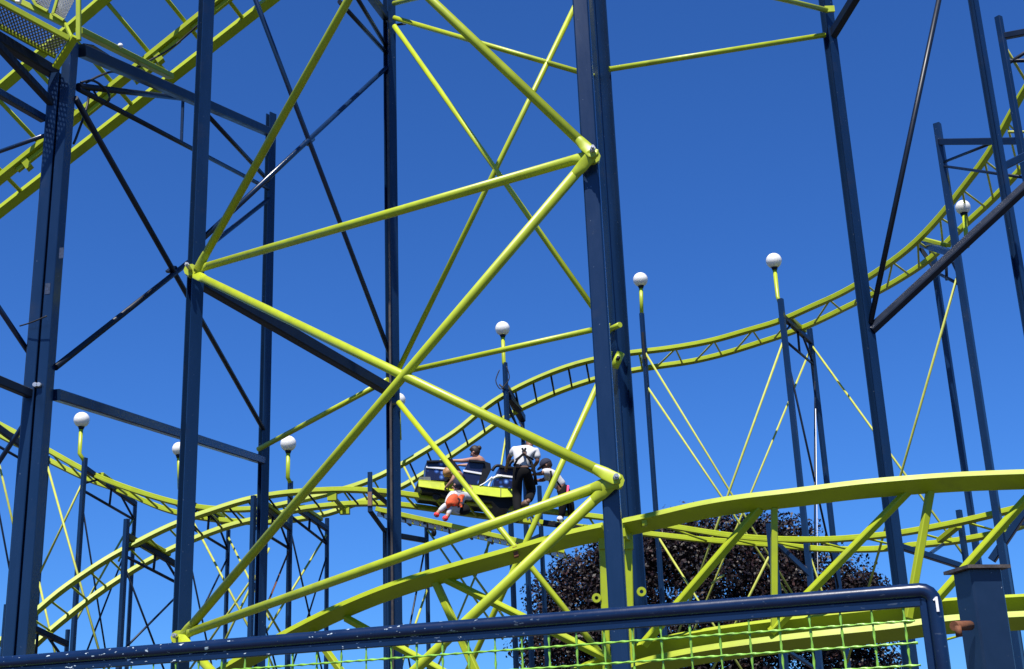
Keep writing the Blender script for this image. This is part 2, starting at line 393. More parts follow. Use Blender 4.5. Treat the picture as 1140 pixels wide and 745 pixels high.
blue((C1, 134, -0.05, -0.15), P(-60, 70, 10.8), 0.07, 0.08, 'blue beam at the left edge below the perforated strut', m='blue')
blue(P(62, 120, 12.0), P(-40, 10, 11.0), 0.07, 0.075, 'dark dappled strut under the mesh platform', m='navy')
blue((C1, 143, 0.1, -0.12), P(-60, 190, 13.0), 0.022, 0.02, 'thin round strut at the left edge in front of the lift hill', kind='tube', m='blue')
blue(P(62, 82, 12.05), P(-60, 8, 10.9), 0.11, 0.12, 'dark beam carrying the mesh platform', m='navy')
# lift-hill crossbeam
TC = C3.at(148)
a = C1.at(50, 0.12, 0.12); root = empty('truss_beam', a, 'dark blue truss crossbeam under the lift hill, starting at the twin column', 'beam')
MB().beam(a, TC, 0.1, 0.13).build('top_chord', 'navy', root)
MB().tube(C1.at(90, 0.12, 0.12), P(216, 111, 15.8), 0.034, 10).build('diagonal_strut', 'navy', root)
MB().tube(C1.at(93, 0.12, 0.12), C3.at(211), 0.03, 10).build('lower_chord', 'navy', root)
MB().beam(P(204, 103, 15.5), P(202, 158, 15.5), 0.035, 0.035).build('strut', 'blue', root)
MB().tube(P(216, 112, 15.8), C3.at(203), 0.032, 10).build('diagonal_strut', 'navy', root)
MB().prism([P(92, 48, 12.7), P(104, 50, 12.75), P(142, 74, 13.3), P(128, 68, 13.2)], (0, 0.02, 0)).build('gusset', 'blue', root)
# struts meeting C4 at the top edge
blue(P(378, 2, 15.0), (C4, 58, 0, -0.06), 0.03, 0.03, 'lower of the two thin struts reaching the dark column at the top edge', kind='tube')
blue(P(384, -25, 15.0), (C4, 50, 0, -0.06), 0.03, 0.03, 'steeper of the two thin struts reaching the dark column at the top edge', kind='tube')
blue(P(395, -28, 15.0), (C4, 19, -0.02, -0.05), 0.1, 0.12, 'heavy beam stub meeting the dark column at the top edge')
# right side
blue((C6, 40, -0.02, 0.03), P(975, -40, 15), 0.1, 0.13, 'heavy dark beam stub rising from the sunlit column at the top edge')
blue((C6, 362, -0.05, 0.03), P(1058, -60, 15.5), 0.035, 0.06, 'slim dark strut standing on the big slanting beam at its lower end', kind='tube')
blue((C6, 368, -0.02, 0.04), P(1330, 34, 15.1), 0.10, 0.12, 'big dark beam slanting up from the sunlit column to the right edge', ref=(0, .6, .8))
blue((C7, 185, 0.05, 0.02), P(1200, 145, 16.5), 0.08, 0.1, 'short blue beam at the right edge just over the big slanting beam', m='blue')
# ================================================================== coaster tracks
def interp(tab, x):
    xs = [t[0] for t in tab]; ys = [t[1] for t in tab]; n = len(xs)
    if x <= xs[0]: return ys[0] + (ys[1] - ys[0]) / (xs[1] - xs[0]) * (x - xs[0])
    if x >= xs[-1]: return ys[-1] + (ys[-1] - ys[-2]) / (xs[-1] - xs[-2]) * (x - xs[-1])
    i = max(k for k in range(n - 1) if xs[k] <= x)
    def sl(k):
        if k == 0: return (ys[1] - ys[0]) / (xs[1] - xs[0])
        if k == n - 1: return (ys[-1] - ys[-2]) / (xs[-1] - xs[-2])
        return (ys[k + 1] - ys[k - 1]) / (xs[k + 1] - xs[k - 1])
    h = xs[i + 1] - xs[i]; t = (x - xs[i]) / h
    return ((2 * t ** 3 - 3 * t * t + 1) * ys[i] + (t ** 3 - 2 * t * t + t) * h * sl(i) + (-2 * t ** 3 + 3 * t * t) * ys[i + 1] + (t ** 3 - t * t) * h * sl(i + 1))
def smooth_curve(tab, x, w=16):
    return sum(interp(tab, x + k * w / 3) for k in range(-3, 4)) / 7
RAIL = [(-0.068, -0.045), (0.068, -0.045), (0.068, -0.008), (0.03, 0.0), (0.03, 0.045), (0.016, 0.058), (-0.016, 0.058), (-0.03, 0.045), (-0.03, 0.0), (-0.068, -0.008)]
class Track:
    def __init__(s, ta, tb, ty, gy, shift):
        s.ta, s.tb, s.ty, s.gy, s.shift = ta, tb, ty, gy, shift
    def A(s, x): return P(x, smooth_curve(s.ta, x), interp(s.ty, x))
    def B(s, x):
        xb = x + interp(s.shift, x); return P(xb, smooth_curve(s.tb, xb), interp(s.ty, x) + s.gy)
def make_track(tr, x0, x1, root, step=9, prof=RAIL, m='olive', nm='rail'):
    xs = [x0 + (x1 - x0) * i / max(2, int((x1 - x0) / step)) for i in range(max(2, int((x1 - x0) / step)) + 1)]
    PA = [tr.A(x) for x in xs]; PB = [tr.B(x) for x in xs]
    for pts, sgn in ((PA, 1), (PB, -1)):
        fr = []
        for i in range(len(xs)):
            d = (pts[min(i + 1, len(xs) - 1)] - pts[max(i - 1, 0)]).normalized()
            lat = (PB[i] - PA[i]); lat = (lat - d * lat.dot(d)).normalized(); nn = lat.cross(d)
            if nn.z < 0: nn = -nn
            fr.append((lat, nn))
        MB().sweep(pts, fr, prof).build(nm, m, root)
T1A = [(-40, 452), (0, 473), (53, 501), (98, 526), (143, 544), (200, 561), (243, 567), (290, 566), (338, 556), (385, 544), (409, 536), (432, 525), (455, 513), (477, 499), (506, 482), (540, 453), (562, 439), (587, 426), (615, 414), (643, 404.5), (666, 399), (700, 393), (744, 388), (794, 379), (828, 369), (868, 357.5), (902, 342), (938, 326), (980, 300), (1017, 272), (1054, 232), (1085, 191), (1108, 161), (1121, 131), (1140, 100), (1175, 40), (1230, -70), (1290, -210)]
T1B = [(-40, 464), (0, 485), (53, 512), (98, 534), (139, 548), (169, 562), (200, 572), (243, 579), (290, 581.5), (326, 579), (375, 569), (401, 557.5), (419, 554), (450, 540.5), (472, 527), (503, 506.6), (520, 494.5), (543, 479), (562, 464), (577, 456), (596, 447), (615, 438.5), (634, 431), (667, 420.5), (700, 413), (744, 406), (767, 403), (809, 393), (853, 379), (875, 372), (908, 359), (938, 344), (977, 325), (1011, 305), (1041, 284), (1071, 252), (1097, 230), (1119, 207), (1138, 186), (1180, 135), (1240, 40), (1310, -90)]
T1Y = [(-40, 26.6), (150, 26.6), (300, 27), (450, 27.5), (560, 27.8), (700, 27.3), (800, 26.5), (870, 25.5), (950, 24.3), (1017, 23.2), (1070, 22.3), (1140, 21), (1180, 20.2), (1300, 17.5)]
T1 = Track(T1A, T1B, T1Y, 0.8, [(-40, 14), (250, 15), (480, 8), (560, 5), (640, 4), (760, 4), (900, 8), (980, 14), (1060, 22), (1140, 34)])
T2A = [(-10, 722), (34, 686), (66, 658), (91, 641), (111, 627), (141, 610), (186, 587), (220, 573.5), (243, 566), (269, 557.5), (298, 551.5), (332, 547.5), (383, 545), (424, 547), (448, 549.5), (469, 553), (529, 560), (560, 564), (608, 569), (653, 574), (690, 578.5), (733, 584), (776, 591), (821, 597.5), (864, 600.5), (917, 601), (951, 599), (1003, 593.5), (1031, 588.5), (1065, 582), (1103, 573), (1140, 564), (1180, 552), (1330, 500), (1500, 430)]
T2B = [(-10, 764), (32, 724), (54, 703), (75, 686.6), (94, 671), (115, 656), (150, 633), (186, 613.5), (220, 598), (262, 583), (290, 577), (332, 567), (387, 561), (424, 560.5), (447, 562), (480, 566.5), (537, 574.5), (560, 577.5), (603, 582), (637, 586), (690, 591), (735, 596), (782, 601), (814, 603.5), (867, 607), (906, 611), (940, 612), (986, 611), (1005, 608), (1046, 604.5), (1084, 599), (1110, 593.5), (1140, 584.5), (1180, 571), (1330, 516), (1500, 444)]
T2Y = [(-10, 23), (30, 23.4), (150, 24.2), (280, 24.8), (400, 25.2), (500, 25.5), (640, 25.8), (733, 25.5), (860, 24.6), (950, 23.8), (1040, 23), (1140, 22), (1180, 21.5), (1330, 20), (1500, 18.5)]
T2 = Track(T2A, T2B, T2Y, 0.8, [(-10, 24), (35, 23), (140, 18), (200, 17), (360, 14), (470, 12), (640, 10), (735, 8), (900, 4), (1000, 4), (1140, 4)])
o = T1.A(300)
t1 = empty('coaster_track', o, 'far wavy lime track dipping at left and climbing to the upper right', 'coaster track', 'lime coaster tracks')
make_track(T1, -35, 1262, t1)
o = T2.A(380)
t2 = empty('coaster_track', o, 'lime track that carries the stopped coaster car and curves down at left', 'coaster track', 'lime coaster tracks')
make_track(T2, -8, 1450, t2)
dn = lambda v, k: v - V((0, 0, k))
# cross ties
x = 8
while x < 720:
    m = 'black' if 440 < x < 690 else 'olive'  # middle ties black: shade on lime ties put into their colour
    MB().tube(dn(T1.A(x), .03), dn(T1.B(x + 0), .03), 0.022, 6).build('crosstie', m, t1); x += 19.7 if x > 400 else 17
x = 726; k = 0
while x < 1235:
    w = 26 if x < 900 else (20 if x < 1000 else 15)
    MB().tube(dn(T1.A(x + w), .03), dn(T1.B(x), .03), 0.02, 6).build('crosstie', 'pale', t1)
    MB().tube(dn(T1.A(x + w), .03), dn(T1.B(x + w * 1.15), .03), 0.02, 6).build('crosstie', 'pale', t1)
    x += w * 1.65
x = 12
while x < 440:
    MB().tube(dn(T2.A(x), .03), dn(T2.B(x), .03), 0.02, 6).build('crosstie', 'olive' if x < 190 else 'black', t2); x += 22  # ties further right darkened to black, shade painted onto lime
while x < 720:
    MB().tube(dn(T2.A(x), .04), dn(T2.B(x), .04), 0.024, 6).build('crosstie', 'olive', t2); x += 34
x = 745
while x < 1150:
    MB().tube(dn(T2.A(x), .03), dn(T2.B(x + 38), .03), 0.02, 6).build('crosstie', 'olive', t2); x += 55
# joint bracket plates on the train track
for xx in (370,):
    a, b = T2.A(xx), T2.B(xx)
    mb = MB(); mb.box(dn(a, 0.13), (b - a).normalized(), (1, 0, 0), (0, 0, 1), 0.08, 0.17, 0.16); mb.box(dn(b, 0.1), (b - a).normalized(), (1, 0, 0), (0, 0, 1), 0.08, 0.19, 0.2)
    mb.beam(dn(a, 0.12), dn(b, 0.12), 0.07, 0.07); mb.build('splice_bracket', 'olive', t2)
for xx in (615, 650):
    a, b = T2.A(xx), T2.B(xx)
    MB().beam(dn(a, 0.22), dn(b + V((0.5, 0, 0)), 0.22), 0.08, 0.08).build('brake_bar', 'olive', t2)
MB().beam(dn(T2.A(604), 0.23), dn(T2.A(668), 0.28), 0.07, 0.1).build('brake_bar', 'black', t2)

# ------------------------------------------------------------------ lift hill at upper left
root = empty('lift_hill_track', P(100, 150, 16), 'lime lift hill track climbing across the upper left corner, with a chain trough', 'coaster track', 'lime coaster tracks')
def lin(a, b, Y0, Y1): return lambda x: P(x, a[1] + (b[1] - a[1]) * (x - a[0]) / (b[0] - a[0]), Y0 + (Y1 - Y0) * (x - a[0]) / (b[0] - a[0]))
RA = lin((0, 235), (288, 10), 16.3, 15.6); RBk = lin((0, 199), (223, 19), 15.9, 15.3); RCk = lin((0, 98), (114, 0), 15.1, 14.8)
def railseg(f, x0, x1, w, h, nm='rail'):
    MB().beam(f(x0), f(x1), w, h, V((0, 0, 1)), 0.08).build(nm, 'olive', root)
RAIL_BIG = [(-0.06, -0.075), (0.06, -0.075), (0.06, 0.03), (0.03, 0.035), (0.03, 0.08), (-0.03, 0.08), (-0.03, 0.035), (-0.06, 0.03)]
for f, x0, x1 in ((RA, -60, 420), (RCk, -40, 260)):
    p, q = f(x0), f(x1); d = (q - p).normalized(); lat = (RCk(60) - RA(140)); lat = (lat - d * lat.dot(d)).normalized(); nn = lat.cross(d); nn = nn if nn.z > 0 else -nn
    MB().sweep([p, q], [(lat, nn)] * 2, RAIL_BIG).build('rail', 'olive', root)
railseg(RBk, -60, 360, 0.15, 0.07, 'chain_trough')
off = V((0, 0.0, -0.09))
for x0, x1 in ((20, 60), (92, 128), (150, 200), (215, 262)):
    MB().beam(RBk(x0) + off, RBk(x1) + off, 0.05, 0.07).build('chain_guide', 'olive', root)
for xx in (30, 150, 163, 176):
    p = RBk(xx); MB().box(p + off, (RBk(100) - RBk(0)).normalized(), (0, 1, 0), (RBk(100) - RBk(0)).normalized().cross(V((0, 1, 0))), 0.09, 0.1, 0.19).build('guide_bracket', 'olive', root)
for xc in range(-46, 260, 41):
    a, b = RCk(xc), RA(xc + 74 + (0))
    MB().tube(dn(a, .06), dn(b, .06), 0.028, 8).build('crosstie', 'olive', root)
# pad where it sits on the truss beam
a, b = P(88, 34, 13.2), P(190, 85, 15.4)
mb = MB(); mb.beam(a, b, 0.09, 0.075); mb.build('saddle', 'olive', root)
for xx, yy, Y in ((134, 51, 14.0), (119, 72, 14.0)):
    MB().ball(P(xx, yy, Y), 0.032, 10, 8).build('pin', 'whiteplastic', root)

# ------------------------------------------------------------------ low foreground truss track
G_T = [(200, 779), (265, 738), (307, 715), (350, 692), (394, 672), (440, 654), (502, 635), (571, 616), (624, 600), (677, 588.5), (720, 580), (776, 566.5), (833, 557.5), (880, 552.5), (945, 544), (1005, 538.5), (1062, 534.5), (1140, 531.5), (1220, 530), (1400, 534), (1600, 550)]
G_B = [(600, 780), (680, 742), (720, 729), (762, 720), (805, 713), (858, 706), (900, 701), (1000, 690.5), (1048, 683), (1140, 678), (1220, 674), (1400, 676), (1600, 688)]
G_Y = [(200, 15.2), (350, 14.6), (500, 13.9), (677, 13.2), (880, 12.6), (1140, 12.1), (1220, 12), (1600, 11.4)]
root = empty('truss_track', P(677, 588, 13.2), 'low lime truss track arching through the foreground behind the blue fence', 'coaster track', 'lime coaster tracks')
gt = lambda x: P(x, smooth_curve(G_T, x, 24), interp(G_Y, x)); gb = lambda x: P(x, smooth_curve(G_B, x, 24), interp(G_Y, x) + 0.15)
BIG = [(-0.115, -0.05), (0.115, -0.05), (0.115, -0.02), (0.04, -0.015), (0.04, 0.03), (-0.08, 0.03), (-0.08, -0.012), (-0.115, -0.024)]
def chord(f, x0, x1, nm, prof=BIG, tilt=0.0, step=12, dy=0, dz=0):
    n = int((x1 - x0) / step); xs = [x0 + (x1 - x0) * i / n for i in range(n + 1)]; pts = [f(x) + V((0, dy, dz)) for x in xs]; fr = []
    for i in range(n + 1):
        d = (pts[min(i + 1, n)] - pts[max(i - 1, 0)]).normalized(); lat = V((0, 1, 0)); lat = (lat - d * lat.dot(d)).normalized()
        lat = Matrix.Rotation(tilt, 3, d) @ lat; nn = lat.cross(d); nn = nn if nn.z > 0 else -nn
        fr.append((lat, nn))
    return MB().sweep(pts, fr, prof).build(nm, 'olive', root)
chord(gt, 190, 674, 'rail', tilt=-0.45); chord(gt, 697, 1560, 'rail', tilt=-0.45)
chord(gb, 590, 1560, 'rail', tilt=-0.45, dz=-0.085)
chord(gb, 590, 1560, 'rail', tilt=-0.75, dy=0.2, dz=0.075)
def g(x, y, k=0.08): return P(x, y, interp(G_Y, x) + k)
for a, b, r in (((862, 566), (862, 702), .043), ((846, 566), (716, 718), .055), ((1012, 546), (858, 704), .05), ((1036, 545), (1011, 688), .05), ((1152, 545), (1030, 682), .05), ((1175, 545), (1170, 690), .05), ((1360, 548), (1210, 690), .05), ((1375, 550), (1375, 690), .05),
                ((484, 646), (532, 752), .055), ((492, 643), (690, 740), .05), ((345, 700), (400, 775), .05), ((385, 688), (560, 785), .05)):
    MB().beam(g(*a), g(*b), r * 1.35, r * 1.3, V((0, .72, .69))).build('web_brace', 'olive', root)
for xa, xb, rx, ry in ((671, 676, 664, 666), (699, 703, 714, 659)):
    pst = MB().beam(g(xa, 590, 0.12), g(xb, 775, 0.12), 0.075, 0.075, V((0, 1, 0))).build('hanger_post', 'olive', root)
    MB().beam(g(xa, 594, 0.1), g(xa + .8, 612, 0.1), 0.09, 0.1, V((0, 1, 0))).build('hanger_head', 'olive', pst)
    c = g(rx, ry, 0.06); mb = MB(); K = 20
    fr = []; pts = []
    for i in range(K + 1):
        a = 2 * math.pi * i / K; e = V((math.cos(a), 0, math.sin(a))); pts.append(c + e * 0.032); fr.append((e, V((0, 1, 0))))
    mb.sweep(pts, fr, [(-0.013, -0.025), (0.013, -0.025), (0.013, 0.025), (-0.013, 0.025)], caps=False)
    mb.build('eye_ring', 'olive', pst)
for xx in (574, 716, 676):
    p = gt(xx); d = (gt(xx + 5) - p).normalized()
    MB().box(p + V((0, -0.005, -0.01)), d, (0, 1, 0), d.cross(V((0, 1, 0))), 0.05, 0.21, 0.105).build('weld_seam', 'rust' if xx == 574 else 'olive', root)
MB().beam(gt(695.5) + V((0, 0, -0.05)), gt(698.5) + V((0, 0, -0.05)), 0.2, 0.2).build('end_flange', 'olive', root)

# ================================================================== bents (trestles) under the far tracks
def bent(label, posts, parts, group='blue trestles under the far lime tracks'):
    """posts: (Post, top py, size, yaw);  parts: (name, a, b, w, h, mat)"""
    root = empty('trestle', posts[0][0].base(), label, 'trestle', group)
    for p, top, size, yaw in posts:
        MB().beam(p.base(), p.at(top), size, size, col_ref(yaw), 0.07).build('post', 'blue', root)
    for nm, a, b, w, h, m in parts:
        a, b = E(a), E(b); mb = MB()
        if h: mb.beam(a, b, w, h)
        else: mb.tube(a, b, w, 6)
        mb.build(nm, m, root)
    return root
D = 0.014
def truss(pa, ya, pb, yb, la, lb, drop=True, pad=None):
    """crossbeam with lower chord, hanging strut and diagonal between two posts"""
    a, b, c, d = pa.at(ya), pb.at(yb), pa.at(la), pb.at(lb); m = a.lerp(b, 0.52); m2 = c.lerp(d, 0.5)
    L = [('crossbeam', a, b, 0.085, 0.11, 'navy'), ('lower_chord', c, d, 0.028, 0, 'navy'), ('strut', m, m2, 0.025, 0, 'navy'), ('diagonal_strut', a.lerp(b, 0.68), d, 0.025, 0, 'navy'), ('diagonal_strut', c.lerp(a, 0.3), a.lerp(b, 0.3), 0.022, 0, 'navy')]
    if pad: L.append(('rail_saddle', a.lerp(b, pad[0]) + V((0, 0, .1)), a.lerp(b, pad[1]) + V((0, 0, .1)), 0.13, 0.08, 'olive'))
    return L
pZ, pZ2 = Post(52, 520, 26.6), Post(-40, 470, 25.4)
bent('blue trestle at the far left, mostly hidden by the twin column', [(pZ, 508, .08, 40), (pZ2, 440, .08, 40)],
     [('crossbeam', (pZ2, 450), (pZ, 516), .1, .13, 'navy'), ('lower_chord', (pZ2, 475), (pZ, 527), .028, 0, 'navy'), ('strut', P(24, 496, 26), P(24, 513, 26), .025, 0, 'navy'), ('tie_rod', P(-20, 470, 25.6), (pZ, 760), D + .006, 0, 'navy')])
pA, pA2 = Post(94, 520, 26.2), Post(150, 570, 28.2)
bent('blue trestle below the leftmost globe lamp', [(pA, 510, .085, 60), (pA2, 559, .075, 30)],
     truss(pA, 521, pA2, 561, 546, 579, pad=(0.3, 0.9)) + [('tie_rod', (pA, 561), (pA2, 840), D + .006, 0, 'navy'), ('tie_rod', (pA2, 590), (pA, 775), D + .006, 0, 'navy')])
pB, pB2 = Post(140, 600, 24.0), Post(201, 650, 25.6)
bent('blue trestle under the descending car track, left of the tall square column', [(pB, 578, .085, 60), (pB2, 617, .08, 40)],
     truss(pB, 596, pB2, 632, 619, 651, pad=(0.3, 0.75)) + [('tie_rod', (pB, 630), (pB2, 780), D + .006, 0, 'navy'), ('tie_rod', (pB2, 660), (pB, 728), D + .006, 0, 'navy')])
pX, pX2 = Post(75, 710, 24.4), Post(8, 690, 22.8)
bent('low trestle at the left end of the car track, just over the fence rail', [(pX, 701, .065, 40), (pX2, 673, .11, 70)],
     [('crossbeam', (pX2, 686), (pX, 717), .09, .1, 'navy'), ('rail_saddle', P(34, 700, 23.6), P(56, 707, 24.0), .12, .08, 'olive'), ('strut', P(42, 704, 23.8), P(40, 728, 23.8), .025, 0, 'navy'), ('diagonal_strut', P(54, 710, 24), P(66, 727, 24.2), .025, 0, 'navy')])
pD, pD2 = Post(208, 560, 26.6), Post(254, 600, 28.0)
bent('blue trestle right of the tall square column, under the far track dip', [(pD, 552, .08, 40), (pD2, 590, .07, 40)],
     truss(pD, 558, pD2, 585, 584, 612, pad=(0.5, 0.85)) + [('tie_rod', (pD, 600), (pD2, 800), D + .006, 0, 'navy'), ('tie_rod', (pD2, 621), (pD, 728), D + .006, 0, 'navy')])
pE, pL3, pF = Post(282, 570, 24.6), Post(323, 560, 26.1), Post(364, 600, 27.9)
bent('blue trestle with three posts under both tracks, a globe lamp on its middle post', [(pE, 552, .085, 60), (pL3, 536, .085, 40), (pF, 577, .07, 40)],
     truss(pE, 557, pL3, 588, 586, 611, pad=(0.3, 0.75)) + truss(pL3, 561, pF, 589, 574, 606, pad=(0.3, 0.8)) +
     [('tie_rod', (pL3, 587), (pF, 766), D + .006, 0, 'navy'), ('tie_rod', (pF, 619), (pL3, 760), D + .006, 0, 'navy'), ('tie_rod', (pE, 640), (pL3, 790), D + .006, 0, 'navy'), ('tie_rod', (pL3, 612), (pE, 720), D + .006, 0, 'rust')])
pG, pG2, pGs = Post(429, 610, 25.4), Post(475, 600, 26.6), Post(412, 550, 24.7)
root = bent('blue trestle holding the near end of the mesh walkway beside the dark column', [(pG, 588, .075, 40), (pG2, 584, .065, 40)],
     [('crossbeam', (pG, 594), (pG2, 602), .09, .1, 'navy'), ('diagonal_strut', pGs.at(569), (pG, 592), .07, .07, 'navy'), ('crossbeam', pGs.at(544), P(434, 563, 25.5), .07, .07, 'navy'), ('upright', pGs.at(570), pGs.at(526), .085, .085, 'blue'),
      ('tie_rod', (pG, 600), (pG2, 860), D + .006, 0, 'navy'), ('tie_rod', (pG2, 600), (pG, 830), D + .006, 0, 'navy')])
MB().box(pGs.at(556, -0.058), (1, 0, 0), (0, 1, 0), (0, 0, 1), 0.075, 0.012, 0.26).build('edge_plate', 'tan', root)
p5, p5b, p5c = Post(563, 430, 27.4), Post(582, 480, 29.2), Post(602, 580, 26.8)
bent('blue trestle behind the standing workers, carrying the globe lamp at centre', [(p5, 404, .085, 40), (p5b, 462, .07, 40)],
     [('crossbeam', (p5, 433), (p5b, 466), .15, .17, 'navy'), ('lower_chord', (p5, 452), (p5b, 486), .028, 0, 'navy'), ('diagonal_strut', (p5, 445), (p5b, 492), .028, 0, 'navy'), ('rail_saddle', P(566, 443, 27.6), P(578, 456, 28.4), .13, .1, 'black'),
      ('cable', P(556, 428, 27.35), P(562, 434, 27.35), .02, 0, 'rubber')])
bent('short blue post pair under the car track below the second worker', [(p5c, 541, .07, 40), (Post(586, 600, 27.6), 572, .075, 40)], [('crossbeam', (p5c, 596), (Post(586, 600, 27.6), 604), .08, .08, 'navy')])
p6, p6b = Post(718, 400, 27.0), Post(706, 460, 28.8)
bent('slim blue post carrying the globe lamp right of the wide column', [(p6, 349, .082, 40)],
     [('bracket', (p6, 372, -0.1, -.02), (p6, 402, -0.1, -.02), .05, .05, 'black'), ('rail_saddle', (p6, 397), P(716, 403, 27.9), .12, .08, 'olive')])
p7, p7b = Post(876, 400, 25.0), Post(905, 400, 26.8)
bent('blue trestle under the globe lamp that stands highest over the open sky', [(p7, 333, .1, 55), (p7b, 366, .09, 30)],
     truss(p7, 352, p7b, 381, 379, 406, pad=(0.2, 0.75)) + [('tie_rod', (p7, 392), (p7b, 660), D + .008, 0, 'navy'), ('tie_rod', (p7b, 420), (p7, 690), D + .004, 0, 'navy'), ('cable', P(908, 455, 25.6), P(912, 760, 25.6), D - .007, 0, 'whiteplastic')])
p8 = Post(857, 600, 24.0)
bent('short blue post with a slanting arm, half hidden by a lime upright', [(p8, 583, .075, 40), (Post(866, 640, 25.4), 606, .05, 40)],
     [('diagonal_strut', P(866, 606, 25.0), (p7, 640), .09, .09, 'blue'), ('lower_chord', (p8, 720), (p7, 748), .06, .06, 'blue')])
p9, p10 = Post(1068, 300, 21.6), Post(1044, 320, 24.2); pr8 = Post(1122, 80, 18.2)
bent('tall blue trestle pair at right with a ladder-like frame beside the big slanting beam', [(p9, 138, .115, 52), (p10, 276, .105, 50)],
     [('crossbeam', (p9, 158), (pr8, 157), .09, .11, 'navy'), ('diagonal_strut', (p9, 181), P(1110, 157, 19.5), .025, 0, 'navy'), ('diagonal_strut', (p9, 185), (pr8, 198), .025, 0, 'navy'),
      ('crossbeam', P(1020, 270, 24.3), (p9, 284), .1, .12, 'blue'), ('diagonal_strut', P(1021, 271, 24.3), (p10, 300), .08, .08, 'navy'), ('lower_chord', (p10, 303), (p9, 318), .03, 0, 'navy'), ('strut', P(1053, 281, 23), P(1054, 312, 23), .028, 0, 'navy'), ('diagonal_strut', P(1056, 283, 22.7), (p9, 312), .025, 0, 'navy'),
      ('rail_saddle', P(1027, 266, 23.6), P(1056, 273.5, 22.9), .11, .07, 'olive')])
rr = bent('blue column with a sunlit top at the upper right corner, striped with shadows', [(pr8, 19, .09, 35)],
     [('crossbeam', (pr8, 41), P(1200, 25, 18.5), .09, .1, 'navy'), ('diagonal_strut', (pr8, 72), P(1200, 20, 18.5), .03, 0, 'navy'), ('diagonal_strut', (pr8, 68), P(1200, 66, 18.5), .03, 0, 'navy')])
p11 = Post(1072, 600, 23.2)
bent('blue trestle under the right end of the car track, behind the capped post', [(p11, 568, .085, 40), (Post(1118, 600, 23.8), 579, .06, 40)],
     [('crossbeam', P(1000, 608, 22.2), P(1072, 631, 22.8), .1, .1, 'blue'), ('diagonal_strut', P(1150, 556, 21.4), P(1104, 624, 21.8), .12, .12, 'blue'), ('rail_saddle', P(1046, 602, 23.4), P(1067, 585, 22.9), .12, .09, 'olive'), ('diagonal_strut', P(1036, 616, 22.5), P(1050, 606, 23.5), .05, .05, 'blue'), ('crossbeam', P(1116, 581, 22), P(1145, 583, 22), .07, .08, 'blue'), ('lower_chord', P(1040, 716, 23), P(1180, 676, 23), .022, 0, 'olive')])

# ------------------------------------------------------------------ lime tie rods between trestles
RR = 0.023
def rods(label, lst, r=RR):
    a = E(lst[0][0]); root = empty('cross_bracing', a, label, 'cross bracing', 'thin lime tie rods between the trestles')
    for q in lst: MB().tube(E(q[0]), E(q[1]), r, 6).build('tie_rod', 'pale', root)
rods('lime tie rods crossing between the twin column and the leftmost globe lamp', [((pZ, 517), P(119, 756, 25.6)), ((pA, 535), (pZ, 641)), ((pZ, 645), P(66, 748, 26.2))])
rods('single lime tie rod at the left edge, before the shiny strut', [(P(-10, 478, 26), (pZ, 690))])
rods('lime tie rods between the leftmost lamp trestle and the descending car track', [((pA2, 575), P(84, 692, 26.4)), ((pA2, 590), P(132, 625, 27.8))])
rods('lime tie rods crossing right of the tall square column', [((pD, 567), (pE, 702)), ((pD2, 598), P(300, 690, 25.6)), ((pE, 645), (pD, 762))])
rods('lime tie rods below the globe lamp at left centre', [((pF, 594), P(296, 704, 26)), (P(281, 651, 25), P(313, 706, 26)), (P(297, 726, 25.6), P(312, 762, 26)), (P(300, 610, 25), P(240, 735, 25))])
rods('lime tie rods crossing below the coaster car', [(P(497, 598, 26.8), P(570, 700, 26)), (P(476, 590, 26.4), P(560, 712, 26.2)), (P(545, 604, 26.6), P(486, 745, 26.4)), (P(566, 470, 27.6), P(541, 620, 27.2)), ((pG2, 655), (pG, 790)), (P(450, 520, 27), P(470, 560, 26.4))])
rods('lime tie rods fanning down from the slim post right of the wide column', [((p6, 391), P(884, 664, 26)), ((p6, 430), P(877, 662, 25.8)), ((p6, 597), P(826, 746, 26)), (P(792, 650, 26.4), P(806, 640, 26.4))])
rods('lime tie rods slanting down left from the trestle under the lamp right of centre', [((p7, 376), P(738, 752, 26.6)), ((p7b, 386), P(752, 752, 27.2)), (P(856, 620, 24.3), P(790, 752, 25.4))])
rods('lime tie rods slanting down right from that lamp trestle, crossing behind the sunlit column', [((p7b, 384), P(1080, 628, 24.4)), ((p7, 610), P(942, 738, 25.6))])
rods('single lime tie rod slanting down from the tall trestle pair to behind the sunlit column', [((p9, 300), P(943, 738, 25.4))])
rods('lime tie rods at the upper right edge beside the shadow striped column', [((pr8, 48), P(1160, 120, 19)), (P(1122, 147, 19.5), P(1150, 147, 19.5))])

# ------------------------------------------------------------------ globe lamps
def lamp(px, py, Y, foot, label, r=0.158, kink=None):
    c = P(px, py, Y); f = E(foot)
    root = empty('globe_lamp', f, label, 'lamp', 'white globe lamps on lime stems')
    g_ = MB().ball(c, r, 24, 16).build('globe', 'globe', root)
    d = V((0, 0, -1)); s = c - V((0, 0, r))
    MB().tube(c + d * r * 0.86, c + d * (r + 0.045), 0.07, 14, r2=0.045).build('collar', 'black', root)
    pts = [s + V((0, 0, 0.0)), V((s.x, s.y, E(kink).z)) if kink else None, f]
    mb = MB(); mb.path([p for p in pts if p is not None], 0.042, 10); mb.build('stem', 'lime', root)
lamp(91, 467.5, 26.2, (pA, 514), 'white globe lamp at the far left, on a post between the twin and square columns', kink=P(89, 505, 26.2))
lamp(199.5, 500, 26.2, P(200, 545, 26.3), 'white globe lamp half hidden behind the tall square column', r=.14)
lamp(321, 494, 26, (pL3, 538), 'white globe lamp seen through the lime triangle left of the dark column', kink=P(319, 532, 26))
lamp(443.5, 445.5, 27, P(445, 490, 27.2), 'white globe lamp peeping out behind the dark column at the tube joint', r=.15)
